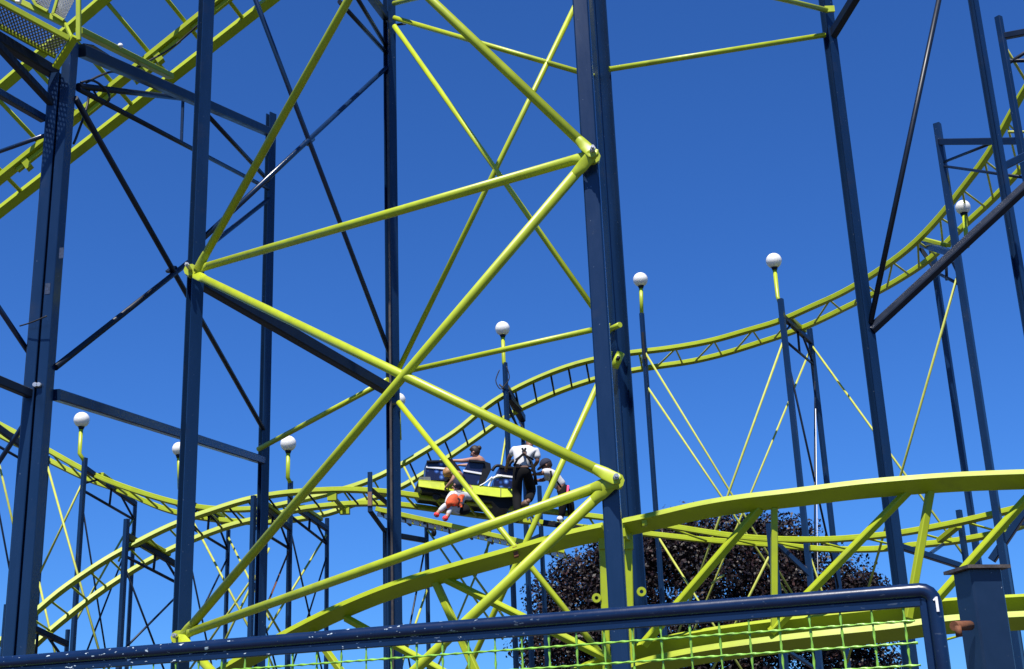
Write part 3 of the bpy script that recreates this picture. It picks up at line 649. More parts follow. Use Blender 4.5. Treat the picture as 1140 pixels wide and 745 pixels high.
lamp(559.5, 366, 27.4, (p5, 407), 'white globe lamp straight above the workers', kink=P(560, 404, 27.4))
lamp(713, 311.5, 27, (p6, 351), 'white globe lamp just right of the wide column')
lamp(861.5, 290.5, 25.2, P(868, 337, 25.1), 'white globe lamp highest over the open sky, right of centre', kink=P(864, 331, 25.2))
lamp(1072, 231, 22.8, P(1077, 275, 22.6), 'white globe lamp seen through the climbing track at right', r=.135)
# ================================================================== mesh platform at top left
PY = 11.6
root = empty('mesh_platform', P(75, 60, PY), 'lime framed walkway platform with dark expanded mesh, top left corner', 'platform')
def quad_grid(mb, a, b, c, d, nu, nv, w, diag=True):
    """diamond mesh bars filling quad a-b-c-d"""
    pt = lambda u, v: (a.lerp(b, u)).lerp(d.lerp(c, u), v)
    for i in range(-nv, nu):
        for s in (0, 1):
            u0, v0, u1, v1 = i / nu, 0.0, (i + nv) / nu, 1.0
            if u0 < 0: v0 = -u0 * nu / nv; u0 = 0
            if u1 > 1: v1 = v0 + (1 - u0) * nu / nv; u1 = 1
            if s: v0, v1 = 1 - v0, 1 - v1
            p, q = pt(u0, v0), pt(u1, v1)
            if (q - p).length > 0.01: mb.beam(p, q, w, w * 0.5, (b - a).cross(d - a))
    return mb
a, b, c, d = P(-70, -36, PY - .9), P(76, 43, PY), P(62, 63, PY + 0.25), P(-70, -8, PY - .6)
quad_grid(MB(), a, b, c, d, 34, 5, 0.012).build('mesh_panel', 'grate', root)
MB().beam(a, b, 0.035, 0.06).build('frame_bar', 'lime', root); MB().beam(d, c, 0.03, 0.05).build('frame_bar', 'olive', root)
MB().beam(P(84, 41, PY), P(62, 75, PY + .2), 0.07, 0.05).build('frame_bar', 'olive', root)
MB().beam(P(87.5, -60, PY - .05), P(87.5, 45, PY + .02), 0.045, 0.045).build('upright', 'lime', root)
MB().beam(P(81, 45, PY), P(72, 25, PY + .3), 0.03, 0.03).build('upright', 'olive', root)
for q in (((26, -20), (62, -14), (53, 13), (40, 6)), ((66, -8), (85, -4), (84, 4), (71, 23), (59, 16))):
    if len(q) == 5: q = (q[0], q[1], q[3], q[4])
    pp = [P(x, y, PY + .25) for x, y in q]
    pan = quad_grid(MB(), *pp, 7, 9, 0.011).build('mesh_panel', 'grate', root)
    for i in (2, 3, 0): MB().beam(pp[i], pp[(i + 1) % 4], 0.03, 0.03).build('frame_bar', 'olive', pan)
MB().beam(P(-10, -14, PY + .3), P(72, 27, PY + .3), 0.05, 0.06).build('frame_bar', 'olive', root)
MB().beam(P(20, 3, PY + .05), P(24, -12, PY + .05), 0.05, 0.05).build('bracket', 'whiteplastic', root)
# hanging cables below the platform
def cable(pts, r, label, nm='cable'):
    pts = [P(*p) for p in pts]; out = []
    for i in range(len(pts) - 1):
        p0, p1, p2, p3 = pts[max(i - 1, 0)], pts[i], pts[i + 1], pts[min(i + 2, len(pts) - 1)]
        for k in range(6):
            t = k / 6; out.append(0.5 * ((2 * p1) + (p2 - p0) * t + (2 * p0 - 5 * p1 + 4 * p2 - p3) * t * t + (3 * p1 - p0 - 3 * p2 + p3) * t ** 3))
    out.append(pts[-1])
    tag(MB().path(out, r, 6).build(nm, 'rubber', None, out[0]), label, 'cable', 'black cables of the ride')
cable([(90, 92, 12.3), (104, 90, 12.5), (118, 100, 12.7), (122, 110, 12.7), (114, 116, 12.7), (106, 104, 12.6), (100, 96, 12.5), (97, 118, 12.5), (86, 150, 12.2), (82, 160, 12.1)], 0.013, 'tangled black cable hanging below the mesh platform, looping down beside the twin column')
cable([(96, 92, 12.4), (112, 84, 12.8), (126, 80, 13.3), (140, 83, 13.8), (158, 72, 14.8), (190, 54, 15.3), (224, 25, 15.2)], 0.013, 'black cable sagging along the lift hill to the tall square column')
cable([(556, 412, 27.3), (552, 424, 27.3), (557, 433, 27.3), (563, 428, 27.3), (567, 420, 27.3), (564, 408, 27.3)], 0.012, 'thin black cable loop at the foot of the centre globe lamp')
cable([(22, 363, 11.9), (35, 359, 11.85), (52, 352, 11.8)], 0.007, 'short wire sticking out of the twin column')
cable([(578, 470, 27.8), (583, 478, 27), (586, 492, 26), (582, 498, 25.4)], 0.014, 'dark safety line running from the post down to the standing worker')

# ================================================================== walkway beside the car
root = empty('mesh_walkway', P(480, 578, 24.6), 'lime edged mesh walkway beside the coaster car, seen from below', 'walkway')
wa = lambda x: P(x, 566.5 + (x - 418) * 0.224, 24.4 + (x - 418) * 0.0036)
W = V((0.1, 1, 0)).normalized()
p, q = wa(418), wa(628); axu = (q - p).normalized()
MB().beam(p, q, 0.05, 0.085).build('edge_bar', 'lime', root); MB().beam(p + W * .72, q + W * .72, 0.05, 0.07).build('edge_bar', 'olive', root)
mb = MB(); n = 66
for i in range(n + 1):
    a = p.lerp(q, i / n); mb.beam(a + W * 0.03, a + W * 0.7, 0.012, 0.035)
for k in range(1, 7): mb.beam(p + W * 0.1 * k, q + W * 0.1 * k, 0.010, 0.03)
mb.build('grating', 'grate', root)
for i in range(9):
    a = p.lerp(q, (i + 0.3) / 9); MB().beam(a + W * 0.02 - V((0, 0, .05)), a + W * 0.72 - V((0, 0, .05)), 0.05, 0.06).build('cross_bearer', 'navy', root)
mb = MB(); sl = p.lerp(q, 0.02)
for i in range(26):
    a = p.lerp(q, (i + 0.5) / 26) + W * 0.05 - V((0, 0, 0.09)); mb.box(a, axu, W, V((0, 0, 1)), 0.10, 0.02, 0.07)
mb.build('perforated_angle', 'steel', root)

# ================================================================== coaster car
U0, U1 = P(466, 539, 25.05), P(574, 550, 25.35)
cu = (U1 - U0).normalized(); cv = V((-cu.y, cu.x, 0)).normalized(); cw = cu.cross(cv); LN = (U1 - U0).length
def cp(u, v, w): return U0 + cu * (u * LN) + cv * v + cw * w          # u 0..1 along the car, v metres across, w metres up
MPX = 1500 / 26.2
def cpx(px, py, v=0.0):
    """point on the car's near side plane (shifted v across) from picture coordinates"""
    n = cv; o = U0 + cv * v; d = fw + rt * ((px - CX) / F) - up * ((py - CY) / F)
    return CAMLOC + d * ((o - CAMLOC).dot(n) / d.dot(n))
car = empty('coaster_car', cp(.5, .5, -.3), 'lime sided coaster car with three rows of blue starred seats, stopped on the track', 'coaster car')
def slab(px, v0, v1, nm, m, parent=car):
    return MB().prism([cpx(x, y, v0) for x, y in px], cv * (v1 - v0)).build(nm, m, parent)
pl_ = [(466, 534.5, 0), (508, 538.5, 0), (558, 542.5, 0), (574, 545, .02), (574, 553, -.1), (557, 553.5, -.13), (526, 549.5, -.13), (500, 546.5, -.13), (466, 541.5, -.1)]
MB().prism([cpx(*p) for p in pl_], cv * .05).build('side_panel', 'lime', car)
MB().prism([cpx(x, y, 1.05) for x, y, k in pl_], cv * .06).build('side_panel', 'lime', car)
MB().beam(cpx(466.2, 534.8, .01), cpx(510, 539, .01), 0.03, 0.03).build('panel_lip', 'olive', car)
MB().beam(cpx(557.5, 543, -.005), cpx(557.5, 553, -.135), 0.012, 0.012).build('panel_seam', 'black', car)
slab([(466, 541), (500, 546), (526, 549), (557, 553.5), (574, 553), (573, 560), (566, 566), (556, 566), (548, 558), (500, 553), (486, 549), (470, 547)], 0.0, 1.1, 'underbody', 'black')
slab([(467, 531), (479, 531), (480, 536), (466, 535)], 0.02, 1.08, 'nose', 'grate')
def seat(px, stripe, side):
    s = slab(px, 0.04, 0.56, 'seat', 'seat'); slab(px, 0.60, 1.08, 'seat', 'seat')
    (a, b) = stripe; MB().beam(cpx(*a, 0.03), cpx(*b, 0.03), 0.02, 0.035).build('trim_stripe', 'whiteplastic', s)
    slab(side, 0.03, 1.09, 'seat_back', 'black')
    top = [px[0], px[1]]; MB().beam(cpx(*px[0], 0.0), cpx(*px[1], 0.0), 0.05, 0.04).build('top_rim', 'black', s)
seat([(475, 514), (498, 513.5), (495, 535), (473, 534)], ((474.5, 520), (496.5, 522)), [(498, 513), (502, 513), (511, 522), (507, 535), (495, 536)])
seat([(522, 513), (539.5, 514.5), (532, 540), (510.5, 538)], ((515.5, 524), (536, 527.5)), [(539.5, 513.5), (546, 516), (547, 523), (538, 541), (532, 541)])
seat([(556, 520), (574, 521), (571, 544), (549, 542)], ((553, 529), (573, 531.5)), [(574, 520.5), (580, 523), (580, 546), (571, 545)])
def bar(pts, r, m, nm):
    out = []
    pts = [cpx(*p) for p in pts]
    for i in range(len(pts) - 1):
        p0, p1, p2, p3 = pts[max(i - 1, 0)], pts[i], pts[i + 1], pts[min(i + 2, len(pts) - 1)]
        for k in range(5):
            t = k / 5; out.append(0.5 * ((2 * p1) + (p2 - p0) * t + (2 * p0 - 5 * p1 + 4 * p2 - p3) * t * t + (3 * p1 - p0 - 3 * p2 + p3) * t ** 3))
    out.append(pts[-1]); return MB().path(out, r, 8).build(nm, m, car)
bar([(501, 511, .2), (505, 516, .2), (511, 524, .2), (513, 530, .2)], 0.035, 'black', 'lap_bar')
bar([(543, 546, .03), (546, 536, .03), (552, 531, .03), (559, 530, .03)], 0.022, 'whiteplastic', 'grab_rail')
bar([(534, 541, .0), (541, 537, .0), (548, 531, .0)], 0.012, 'whiteplastic', 'grab_rail')
bar([(548, 524, .1), (552, 519, .1), (558, 519, .1), (562, 522, .1)], 0.03, 'black', 'lap_bar')
bar([(566, 518, .3), (571, 513, .3), (576, 516, .3)], 0.035, 'black', 'lap_bar')
for px in (486, 548):
    for v in (0.12, 1.0):
        c = cpx(px, 552, v); MB().tube(c - cv * .05, c + cv * .05, 0.075, 14).build('wheel', 'rubber', car)

# ================================================================== people
def skin_mesh(name, chains, m, parent, levels=2):
    """one continuous skinned body grown over joint chains: [(points, radii)]; a chain whose first point repeats an earlier joint is welded to it"""
    bm = bmesh.new(); lay = bm.verts.layers.skin.verify(); seen = {}
    wl = WLOC[parent.name]; first = True
    for pts, rad in chains:
        prev = None
        for p, r in zip(pts, rad):
            k = (round(p.x, 4), round(p.y, 4), round(p.z, 4))
            if k in seen: v = seen[k]
            else:
                v = bm.verts.new(p - wl); seen[k] = v; rr = r if isinstance(r, tuple) else (r, r); v[lay].radius = rr
                if first: v[lay].use_root = True; first = False
            if prev is not None and bm.edges.get((prev, v)) is None: bm.edges.new((prev, v))
            prev = v
    me = bpy.data.meshes.new(name); bm.to_mesh(me); bm.free()
    ob = bpy.data.objects.new(name, me); COL.objects.link(ob); ob.parent = parent; WLOC[ob.name] = wl.copy()
    md = ob.modifiers.new('skin', 'SKIN'); md.use_smooth_shade = True; md.branch_smoothing = 0.3
    sb = ob.modifiers.new('sub', 'SUBSURF'); sb.levels = levels; sb.render_levels = levels
    me.materials.append(M[m]); return ob
def hand(wrist, dirv, side, curl):
    """palm plus five separate fingers as chains rooted in the palm"""
    d = dirv.normalized(); s = (side - d * side.dot(d)).normalized(); c = (curl - d * curl.dot(d) - s * curl.dot(s)).normalized()
    palm = wrist + d * 0.055; ch = [([wrist, palm], [0.026, 0.03])]
    for i, ln in enumerate((0.062, 0.075, 0.072, 0.056)):
        b0 = palm + s * (0.027 - 0.018 * i) + d * 0.02; m1 = b0 + d * ln * .5 + c * 0.012; e = m1 + d * ln * .2 + c * ln * 0.5
        ch.append(([palm, b0, m1, e], [0.03, 0.0105, 0.009, 0.0075]))
    t0 = palm + s * 0.035 - d * 0.02; t1 = t0 + s * 0.02 + d * 0.03 + c * 0.01; ch.append(([palm, t0, t1, t1 + d * 0.025 + c * 0.012], [0.03, 0.014, 0.011, 0.009]))
    return ch
def person(label, J, skin, parts, face, hair, hair_kind, bs=1.0):
    """J: named joints (world).  Body: one continuous skin; clothes are thicker shells over the same joints"""
    root = empty('person', J['pelvis'], label, 'person')
    hd, nk = J['head'], J['neck']; ax = (hd - nk).normalized(); fc = (V(face) - ax * V(face).dot(ax)).normalized()
    chin = hd - ax * 0.075 + fc * 0.035; crown = hd + ax * 0.085
    ch = [([J['pelvis'], J['waist'], J['chest'], nk, hd - ax * .055 + fc * .01, hd, crown], [(.13, .11), (.12, .10), (.145, .11), .056, .07, .092, .055]), ([hd - ax * .055 + fc * .01, chin + fc * .03], [.07, .04])]
    for s in 'LR':
        ch.append(([J['chest'], J['sh' + s], J['el' + s], J['wr' + s]], [.14, .056, .043, .03]))
        ch.append(([J['pelvis'], J['hip' + s], J['kn' + s], J['an' + s]], [.13, .092, .062, .043]))
        ch.append(([J['an' + s], J['toe' + s]], [.043, .035]))
        ch += hand(J['wr' + s], J['wr' + s] - J['el' + s], V((0.2, 1, 0.1)), V((0, 0.2, -1)))
    ch = [(p_, [tuple(k * bs for k in r_) if isinstance(r_, tuple) else (r_ * bs if r_ > .045 else r_) for r_ in rr]) for p_, rr in ch]
    body = skin_mesh('body', ch, skin, root)
    # face and hair
    lat = ax.cross(fc).normalized(); mb = MB()
    mb.ball(hd + fc * .098 - ax * .02, .017, 8, 6); nose = mb.build('nose', skin, root)
    mb = MB()
    for k in (-1, 1): mb.ball(hd + fc * .083 + lat * .034 * k + ax * .005, .011, 8, 6)
    mb.build('eyes', 'eye', root)
    mb = MB(); mb.tube(hd + fc * .088 - ax * .055 + lat * .022, hd + fc * .088 - ax * .055 - lat * .022, .006, 6); mb.build('mouth', 'red', root)
    mb = MB()
    for k in (-1, 1): mb.ball(hd + lat * .088 * k - ax * .01, .024, 8, 6)
    mb.build('ears', skin, root)
    if hair_kind:
        mb = MB(); R = Matrix((lat, fc, ax)).transposed(); r2 = random.Random(sum(map(ord, label)) % 99)
        tmp = MB().ball((0, 0, 0), 1, 18, 14)
        vs = []
        for v in tmp.v:
            k = V((v.x * .104, v.y * .108 - .012, v.z * .112 + .02))
            if v.y > 0.25 and v.z < 0.45: k = V((v.x * .08, v.y * .07, v.z * .09 + .01))        # open at the face
            k *= 1 + r2.uniform(-.03, .04); vs.append(hd + R @ k)
        mb.add(vs, tmp.f, True); h = mb.build('hair', hair, root)
        if hair_kind == 'bun': MB().ball(hd - fc * .115 + ax * .03, .05, 12, 8).build('bun', hair, h)
    for nm, chains, m in parts: skin_mesh(nm, chains, m, root)
    return root
def mk(base, **j): return {k: P(v[0], v[1], base + (v[2] if len(v) > 2 else 0)) for k, v in j.items()}
def between(a, b, t): return a.lerp(b, t)
def shirt(J, long=False, r=1.0):
    L = [([J['pelvis'].lerp(J['waist'], .2), J['waist'], J['chest'], J['neck'].lerp(J['chest'], .3)], [(.165 * r, .14 * r), (.158 * r, .135 * r), (.182 * r, .145 * r), (.085, .08)])]
    for s in 'LR':
        e = J['wr' + s].lerp(J['el' + s], .12) if long else J['sh' + s].lerp(J['el' + s], .8)
        mid = [J['el' + s]] if long else []
        L.append(([J['chest'], J['sh' + s]] + mid + [e], [.18 * r, .086] + ([.062] if long else []) + [.046 if long else .078]))
    return L
def trousers(J, shorts=False, r=1.0):
    L = [([J['waist'].lerp(J['pelvis'], .25), J['pelvis']], [(.16, .135), (.165, .145)])]
    for s in 'LR': L.append(([J['pelvis'], J['hip' + s], J['kn' + s], J['an' + s].lerp(J['kn' + s], .06)], [.16, .118 * r, .09 * r, .072 * r]))
    return L
def shoes(J): return [([J['anL'], J['toeL']], [.075, .07])], [([J['anR'], J['toeR']], [.075, .07])]

# standing worker with his back to the camera
B = 24.75
J = mk(B, head=(591.5, 490, .25), neck=(589.5, 497, .16), chest=(585, 504, .06), waist=(580.5, 517.5, -.02), pelvis=(580, 525, -.05), shL=(572.5, 500, 0.04), elL=(567, 509.5, .15), wrL=(564, 519, .34),
       shR=(597, 501.5, .1), elR=(598.5, 514, .06), wrR=(594, 520, .28), hipL=(576, 528, -.04), hipR=(586, 527.5, -.02), knL=(575.5, 550, .12), anL=(576.5, 574, -.02), toeL=(573, 581.5, -.05), knR=(592, 546.5, .3), anR=(588, 558.5, -.06), toeR=(581.5, 563.5, .1))
sL, sR = shoes(J)
w1 = person('worker in white polo and black trousers standing with back turned, wearing a black harness', J, 'skin_dark', [('shirt', shirt(J), 'shirt'), ('trousers', trousers(J, r=1.08), 'trousers'), ('shoe', sL, 'trousers'), ('shoe', sR, 'tan')], (-.6, .75, -.35), 'hair', 'short')
def strap(root, pts, r, m, nm, Y):
    MB().path([P(x, y, Y + k) for x, y, k in pts], r, 6).build(nm, m, root)
Yb = B - .19
strap(w1, [(572, 519, -.0), (576, 511.5, -.03), (583, 505, -.03), (585, 499.5, .1)], .022, 'trousers', 'harness_strap', Yb)
strap(w1, [(593, 522, .05), (590, 513, -.01), (584.5, 506, -.03), (581.5, 499.5, .1)], .022, 'trousers', 'harness_strap', Yb)
strap(w1, [(574, 512, -.01), (583, 505.5, -.045), (594, 512, .02)], .018, 'trousers', 'harness_strap', Yb)
MB().box(P(584, 505.5, Yb - .03), (1, 0, 0), (0, 1, 0), (0, 0, 1), .07, .03, .07).build('harness_pad', 'tan', w1)
strap(w1, [(591, 514, .02), (595, 526, .0), (597, 540, .05)], .03, 'trousers', 'harness_lanyard', Yb)
MB().beam(P(574, 519.5, B - .155), P(591, 519.5, B - .12), .03, .035).build('belt', 'tan', w1)
# second worker, bending toward the car
B = 25.5
J = mk(B, head=(608.5, 518.5, .05), neck=(611.5, 524, .04), chest=(614.5, 529, .04), waist=(622, 538, .06), pelvis=(627.5, 545, .08), shL=(608.5, 524.5, -.14), elL=(602, 527.5, -.2), wrL=(595.5, 528, -.15),
       shR=(611, 530, .22), elR=(605, 534.5, .28), wrR=(597.5, 535, .2), hipL=(626, 548.5, 0), hipR=(630, 548.5, .14), knL=(626.5, 563, -.02), anL=(625.5, 576.5, .02), toeL=(621, 579.5, -.06), knR=(635, 562, .16), anR=(636.5, 577, .22), toeR=(632.5, 580, .15))
sL, sR = shoes(J)
w2 = person('worker in navy cap and white shirt bending toward the car with both arms stretched out', J, 'skin_dark', [('shirt', shirt(J), 'shirt'), ('trousers', trousers(J, r=.95), 'trousers'), ('shoe', sL, 'whiteplastic'), ('shoe', sR, 'trousers')], (-1, .1, -.2), 'hair', 'short')
hd = J['head']; ax = (hd - J['neck']).normalized(); fc = V((-1, .1, -.25)); fc = (fc - ax * fc.dot(ax)).normalized(); lat = ax.cross(fc)
R = Matrix((lat, fc, ax)).transposed(); tmp = MB().ball((0, 0, 0), 1, 18, 12); mb = MB()
mb.add([hd + R @ V((v.x * .115, v.y * .125, max(v.z, -.15) * .12 + .035)) for v in tmp.v], tmp.f, True); cp_ = mb.build('cap', 'cap', w2)
mb = MB(); pts = [hd + R @ V((.09 * math.sin(t), .09 + .11 * math.cos(t), .025 - .02 * math.cos(t))) for t in [-1.6 + 3.2 * k / 10 for k in range(11)]]
mb.prism(pts, ax * .014); mb.build('brim', 'cap', cp_)
Yb = B - .2
strap(w2, [(613, 540, .02), (614, 531, -.03), (613, 524.5, -.0)], .022, 'trousers', 'harness_strap', Yb)
strap(w2, [(614, 531, -.03), (620, 536, -.02), (625, 543, .02)], .018, 'trousers', 'harness_strap', Yb)
MB().box(P(612.5, 538, Yb), (1, 0, 0), (0, 1, 0), (0, 0, 1), .05, .05, .11).build('radio', 'trousers', w2)
strap(w2, [(632.5, 541, .1), (632, 547, .05), (630.5, 551.5, .0)], .024, 'pink', 'pink_strap', Yb)
strap(w2, [(618, 565, .1), (620, 561, .08)], .02, 'red', 'red_tag', Yb)
# rider with bare arms
B = 25.65
J = mk(B, head=(528.5, 503.5), neck=(531.5, 509.5), chest=(535, 514), waist=(537, 523), pelvis=(536, 531), shL=(528.5, 511.5, -.2), elL=(515, 513.2, -.3), wrL=(504.5, 513, -.28), shR=(537, 513, .25), elR=(524, 518, .3), wrR=(514, 518, .3),
       hipL=(533, 532, -.1), hipR=(533, 532, .12), knL=(517, 529, -.1), anL=(512, 546, -.1), toeL=(505, 546, -.1), knR=(517, 529, .15), anR=(512, 546, .15), toeR=(505, 546, .15))
sL, sR = shoes(J)
person('rider with tied brown hair and bare arms sitting in the middle seat row', J, 'skin', [('tank_top', [([J['pelvis'].lerp(J['waist'], .2), J['waist'], J['chest']], [(.15, .12), (.14, .115), (.158, .122)])], 'trousers'), ('trousers', trousers(J), 'cap'), ('shoe', sL, 'trousers'), ('shoe', sR, 'trousers')], (-1, .25, 0), 'hair', 'bun')
# second rider, bent forward between the seats
B = 25.2
J = mk(B, head=(500.3, 527, -.18), neck=(505.2, 527, -.14), chest=(509.5, 530, -.1), waist=(512, 535.5, .1), pelvis=(514, 541, .25), shL=(508, 526.5, -.3), elL=(504, 535, -.33), wrL=(499, 540, -.25), shR=(509, 529, .1), elR=(502, 535, .15), wrR=(497, 538, .15),
       hipL=(512, 541, .2), hipR=(513, 541, .4), knL=(502, 540, .2), anL=(500, 551, .25), toeL=(495, 552, .25), knR=(503, 540, .42), anR=(500, 551, .42), toeR=(495, 552, .42))
sL, sR = shoes(J)
person('blond rider in a dark top leaning out between the first two seats', J, 'skin', [('tank_top', [([J['pelvis'], J['waist'], J['chest']], [(.14, .12), (.13, .115), (.135, .115)])], 'trousers'), ('trousers', trousers(J), 'cap'), ('shoe', sL, 'trousers'), ('shoe', sR, 'trousers')], (-.7, -.2, -.7), 'blond', 'short')
# person sitting on the walkway
B = 24.45
J = mk(B, head=(509, 540, .02), neck=(509.5, 546.5, .02), chest=(510.5, 552, .04), waist=(511, 561, .08), pelvis=(510.5, 568, .12), shR=(517, 551, .12), elR=(524.5, 554.5, .22), wrR=(524.8, 545.5, .35), shL=(503.5, 550.5, -.04), elL=(499, 557, -.1), wrL=(496.5, 563, -.12),
       hipL=(507, 569, .0), hipR=(512, 569, .08), knL=(496.5, 561.5, -.18), anL=(487.5, 571, -.22), toeL=(484.5, 575.5, -.26), knR=(502.5, 563.5, -.12), anR=(498, 575, -.18), toeR=(493.5, 579.5, -.24))
sL, sR = shoes(J)
w3 = person('person in orange vest and red shoes sitting on the walkway, hand up on the car', J, 'skin', [('shirt', shirt(J, True, .66), 'shirt'), ('leggings', trousers(J, r=.66), 'shirt'),
     ('orange_vest', [([J['waist'], J['chest'].lerp(J['neck'], .4)], [(.135, .12), (.135, .12)]), ([J['waist'], P(503.5, 556, B - .16), P(499.5, 560.5, B - .2), P(497, 566, B - .17)], [.11, .085, .075, .045]), ([P(503.5, 556, B - .16), P(504, 549, B - .12)], [.08, .06]), ([P(503.5, 556, B - .16), P(505, 564, B - .16)], [.085, .06])], 'orange'),
     ('shoe', [([J['anL'], J['toeL']], [.06, .065])], 'red'), ('shoe', [([J['anR'], J['toeR']], [.06, .068])], 'red')], (-.8, .4, -.3), 'cap', 'short', bs=.75)
bg = empty('carry_bag', P(516, 576, B + .05), 'limp black bag lying on the walkway right of the sitting person', 'bag')
bag = skin_mesh('bag_body', [([P(515.5, 561, B + .1), P(516.5, 568, B + .1), P(517.5, 573.5, B + .1)], [(.10, .1), (.165, .13), (.16, .12)])], 'trousers', bg)
MB().path([P(511, 561, B), P(514, 555, B + .05), P(519, 560, B + .1)], .014, 6).build('bag_strap', 'trousers', bg)
# hook block hanging under the walkway
hb = MB(); c = P(483, 593, 24.9); hb.ball(c, 0.05, 10, 8, (1, 1, 1.5)); hb.tube(c, P(481.5, 580, 24.9), .015, 6)
tag(hb.build('cable_weight', 'black', None, c), 'small black cable weight dangling under the walkway', 'weight')
rg = empty('rope_bundle', P(606, 580, 25.4), 'white and red tangle of rope on the track between the two workers', 'rope')
MB().path([P(601 - 15 + k * 2.1, 576 + k * 1.1 + (2 if k % 2 else -2), 25.35) for k in range(8)], .025, 6).build('rope', 'whiteplastic', rg)
MB().path([P(594, 583, 25.3), P(597, 582, 25.3)], .035, 6).build('knot', 'red', rg)

# ================================================================== fence in the foreground
YL, YR = 4.30, 3.35
corner = P(1038, 656.5, YR); left = P(-60, 738.5, YL); left.z = corner.z
fd = (left - corner).normalized(); fd.z = 0; fd.normalize(); fn = V((-fd.y, fd.x, 0))
fence = empty('mesh_fence', V((corner.x, corner.y, 0)), 'blue tube framed fence panel with green wire mesh, marked with a white 1', 'fence')
zt = corner.z; LEN = (left - corner).length + 0.6
rp = 0.0185
bend = [corner + V((0, 0, -zt + .06))] + [V((corner.x, corner.y, zt - .03))] + [corner + fd * (.03 * (1 - math.cos(t))) + V((0, 0, -.03 + .03 * math.sin(t))) for t in (.4, .8, 1.2)] + [corner + fd * .03] + [corner + fd * (LEN * k / 24) for k in range(1, 25)]
MB().path(bend, rp, 20).build('frame_tube', 'fence', fence)
a = corner + fd * .028 - V((0, 0, .028)); mb = MB(); mb.beam(a, a + fd * (LEN - .1), 0.014, 0.022, V((0, 0, 1)), .15).build('inner_channel', 'fence', fence)
a2 = corner + fd * .026 - V((0, 0, .02)); MB().beam(a2, a2 - V((0, 0, zt - .1)), 0.014, 0.018, fd, .15).build('inner_channel', 'fence', fence)
# white 1 on the corner
oc = corner - fn * 0 ; nrm = (V((0, 0, 0)) + V((CAMLOC.x - corner.x, CAMLOC.y - corner.y, 0))).normalized(); sx = V((-nrm.y, nrm.x, 0)); sx = sx if sx.x > 0 else -sx
c = V((corner.x, corner.y, zt - .038)) + nrm * 0.0185 + sx * .006
poly = [(-.003, -.02), (.004, -.02), (.004, .02), (-.001, .02), (-.009, .013), (-.007, .009), (-.003, .0115)]
MB().prism([c + sx * (x * .9) + V((0, 0, z * .9)) for x, z in poly], nrm * 0.003).build('number_mark', 'whiteplastic', fence)
# twisted wire mesh
def wire(p, q, r, ph):
    n = max(3, int((q - p).length / 0.0045)); d = (q - p).normalized(); b0 = MB().frame(d); pts = []; fr = []
    for i in range(n + 1):
        t = i / n; a = ph + t * (q - p).length / 0.036 * math.pi; e = b0[0] * math.cos(a) + b0[1] * math.sin(a); g_ = b0[1] * math.cos(a) - b0[0] * math.sin(a)
        pts.append(p.lerp(q, t)); fr.append((e, g_))
    mesh.sweep(pts, fr, [(-r, 0), (-r * .5, -r * .5), (r * .5, -r * .5), (r, 0), (r * .5, r * .5), (-r * .5, r * .5)], smooth=True)
mesh = MB(); k = 0; s = 0.075
while s < LEN - .4:
    a = corner + fd * s - V((0, 0, .037)); wire(a, a - V((0, 0, .75)), 0.0038, k * .7); s += 0.0765; k += 1
for i in range(13):
    a = corner + fd * .05 - V((0, 0, .072 + i * .053)) + fn * .004; wire(a, a + fd * (LEN - .4), 0.0038, i * 1.3)
mesh.build('wire_mesh', 'wire', fence)
# capped post
PC = P(1097, 700, 3.7); tz = P(1090, 633, 3.72).z
ax = V((math.cos(math.radians(13)), math.sin(math.radians(13)), 0)); ay = V((-ax.y, ax.x, 0))
post = empty('fence_post', V((PC.x, PC.y, 0)), 'square blue fence post with a rusty flat cap at the right', 'post')
MB().beam(V((PC.x, PC.y, 0)), V((PC.x, PC.y, tz - .012)), 0.094, 0.094, ax, 0.06).build('shaft', 'postblue', post)
MB().box(V((PC.x, PC.y, tz - .006)), ax, ay, (0, 0, 1), 0.128, 0.128, 0.009).build('cap', mat('rusty_cap', (0.06, 0.05, 0.045), 0.7, vary=.5, scale=40, bump=.3), post)
lt = P(1062, 697, 3.6); l2 = P(1080, 696.5, 3.66); o = MB().tube(lt, l2, .013, 10).build('latch', 'rust', post)
MB().tube(lt + V((.01, 0, 0)), lt + V((.01, 0, -.028)), .009, 8).build('latch_pin', 'rust', o)

# ================================================================== purple-leaved tree
TX = P(770, 650, 36.0)
tree = empty('tree', V((TX.x, TX.y, 0)), 'broad dark purple leaved tree behind the tracks', 'tree')
mb = MB(); base = V((TX.x, TX.y, 0)); top = V((TX.x + .1, TX.y, 5.2)); mb.path([base, base + V((.03, 0, 1.5)), base + V((-.05, .05, 3.2)), top], .24, 12)
ends = []
for i in range(11):
    a = 2 * math.pi * i / 11 + .3; h = 2.0 + .28 * i; e = base + V((math.cos(a) * (3.6 - .1 * i), math.sin(a) * (3.0 - .1 * i), h + 2.6)); s0 = base + V((0, 0, h))
    mb.tube(s0, s0.lerp(e, .5) + V((0, 0, .25)), .09, 8, r2=.06); mb.tube(s0.lerp(e, .5) + V((0, 0, .25)), e, .06, 8, r2=.02)
mb.build('trunk', 'bark', tree)
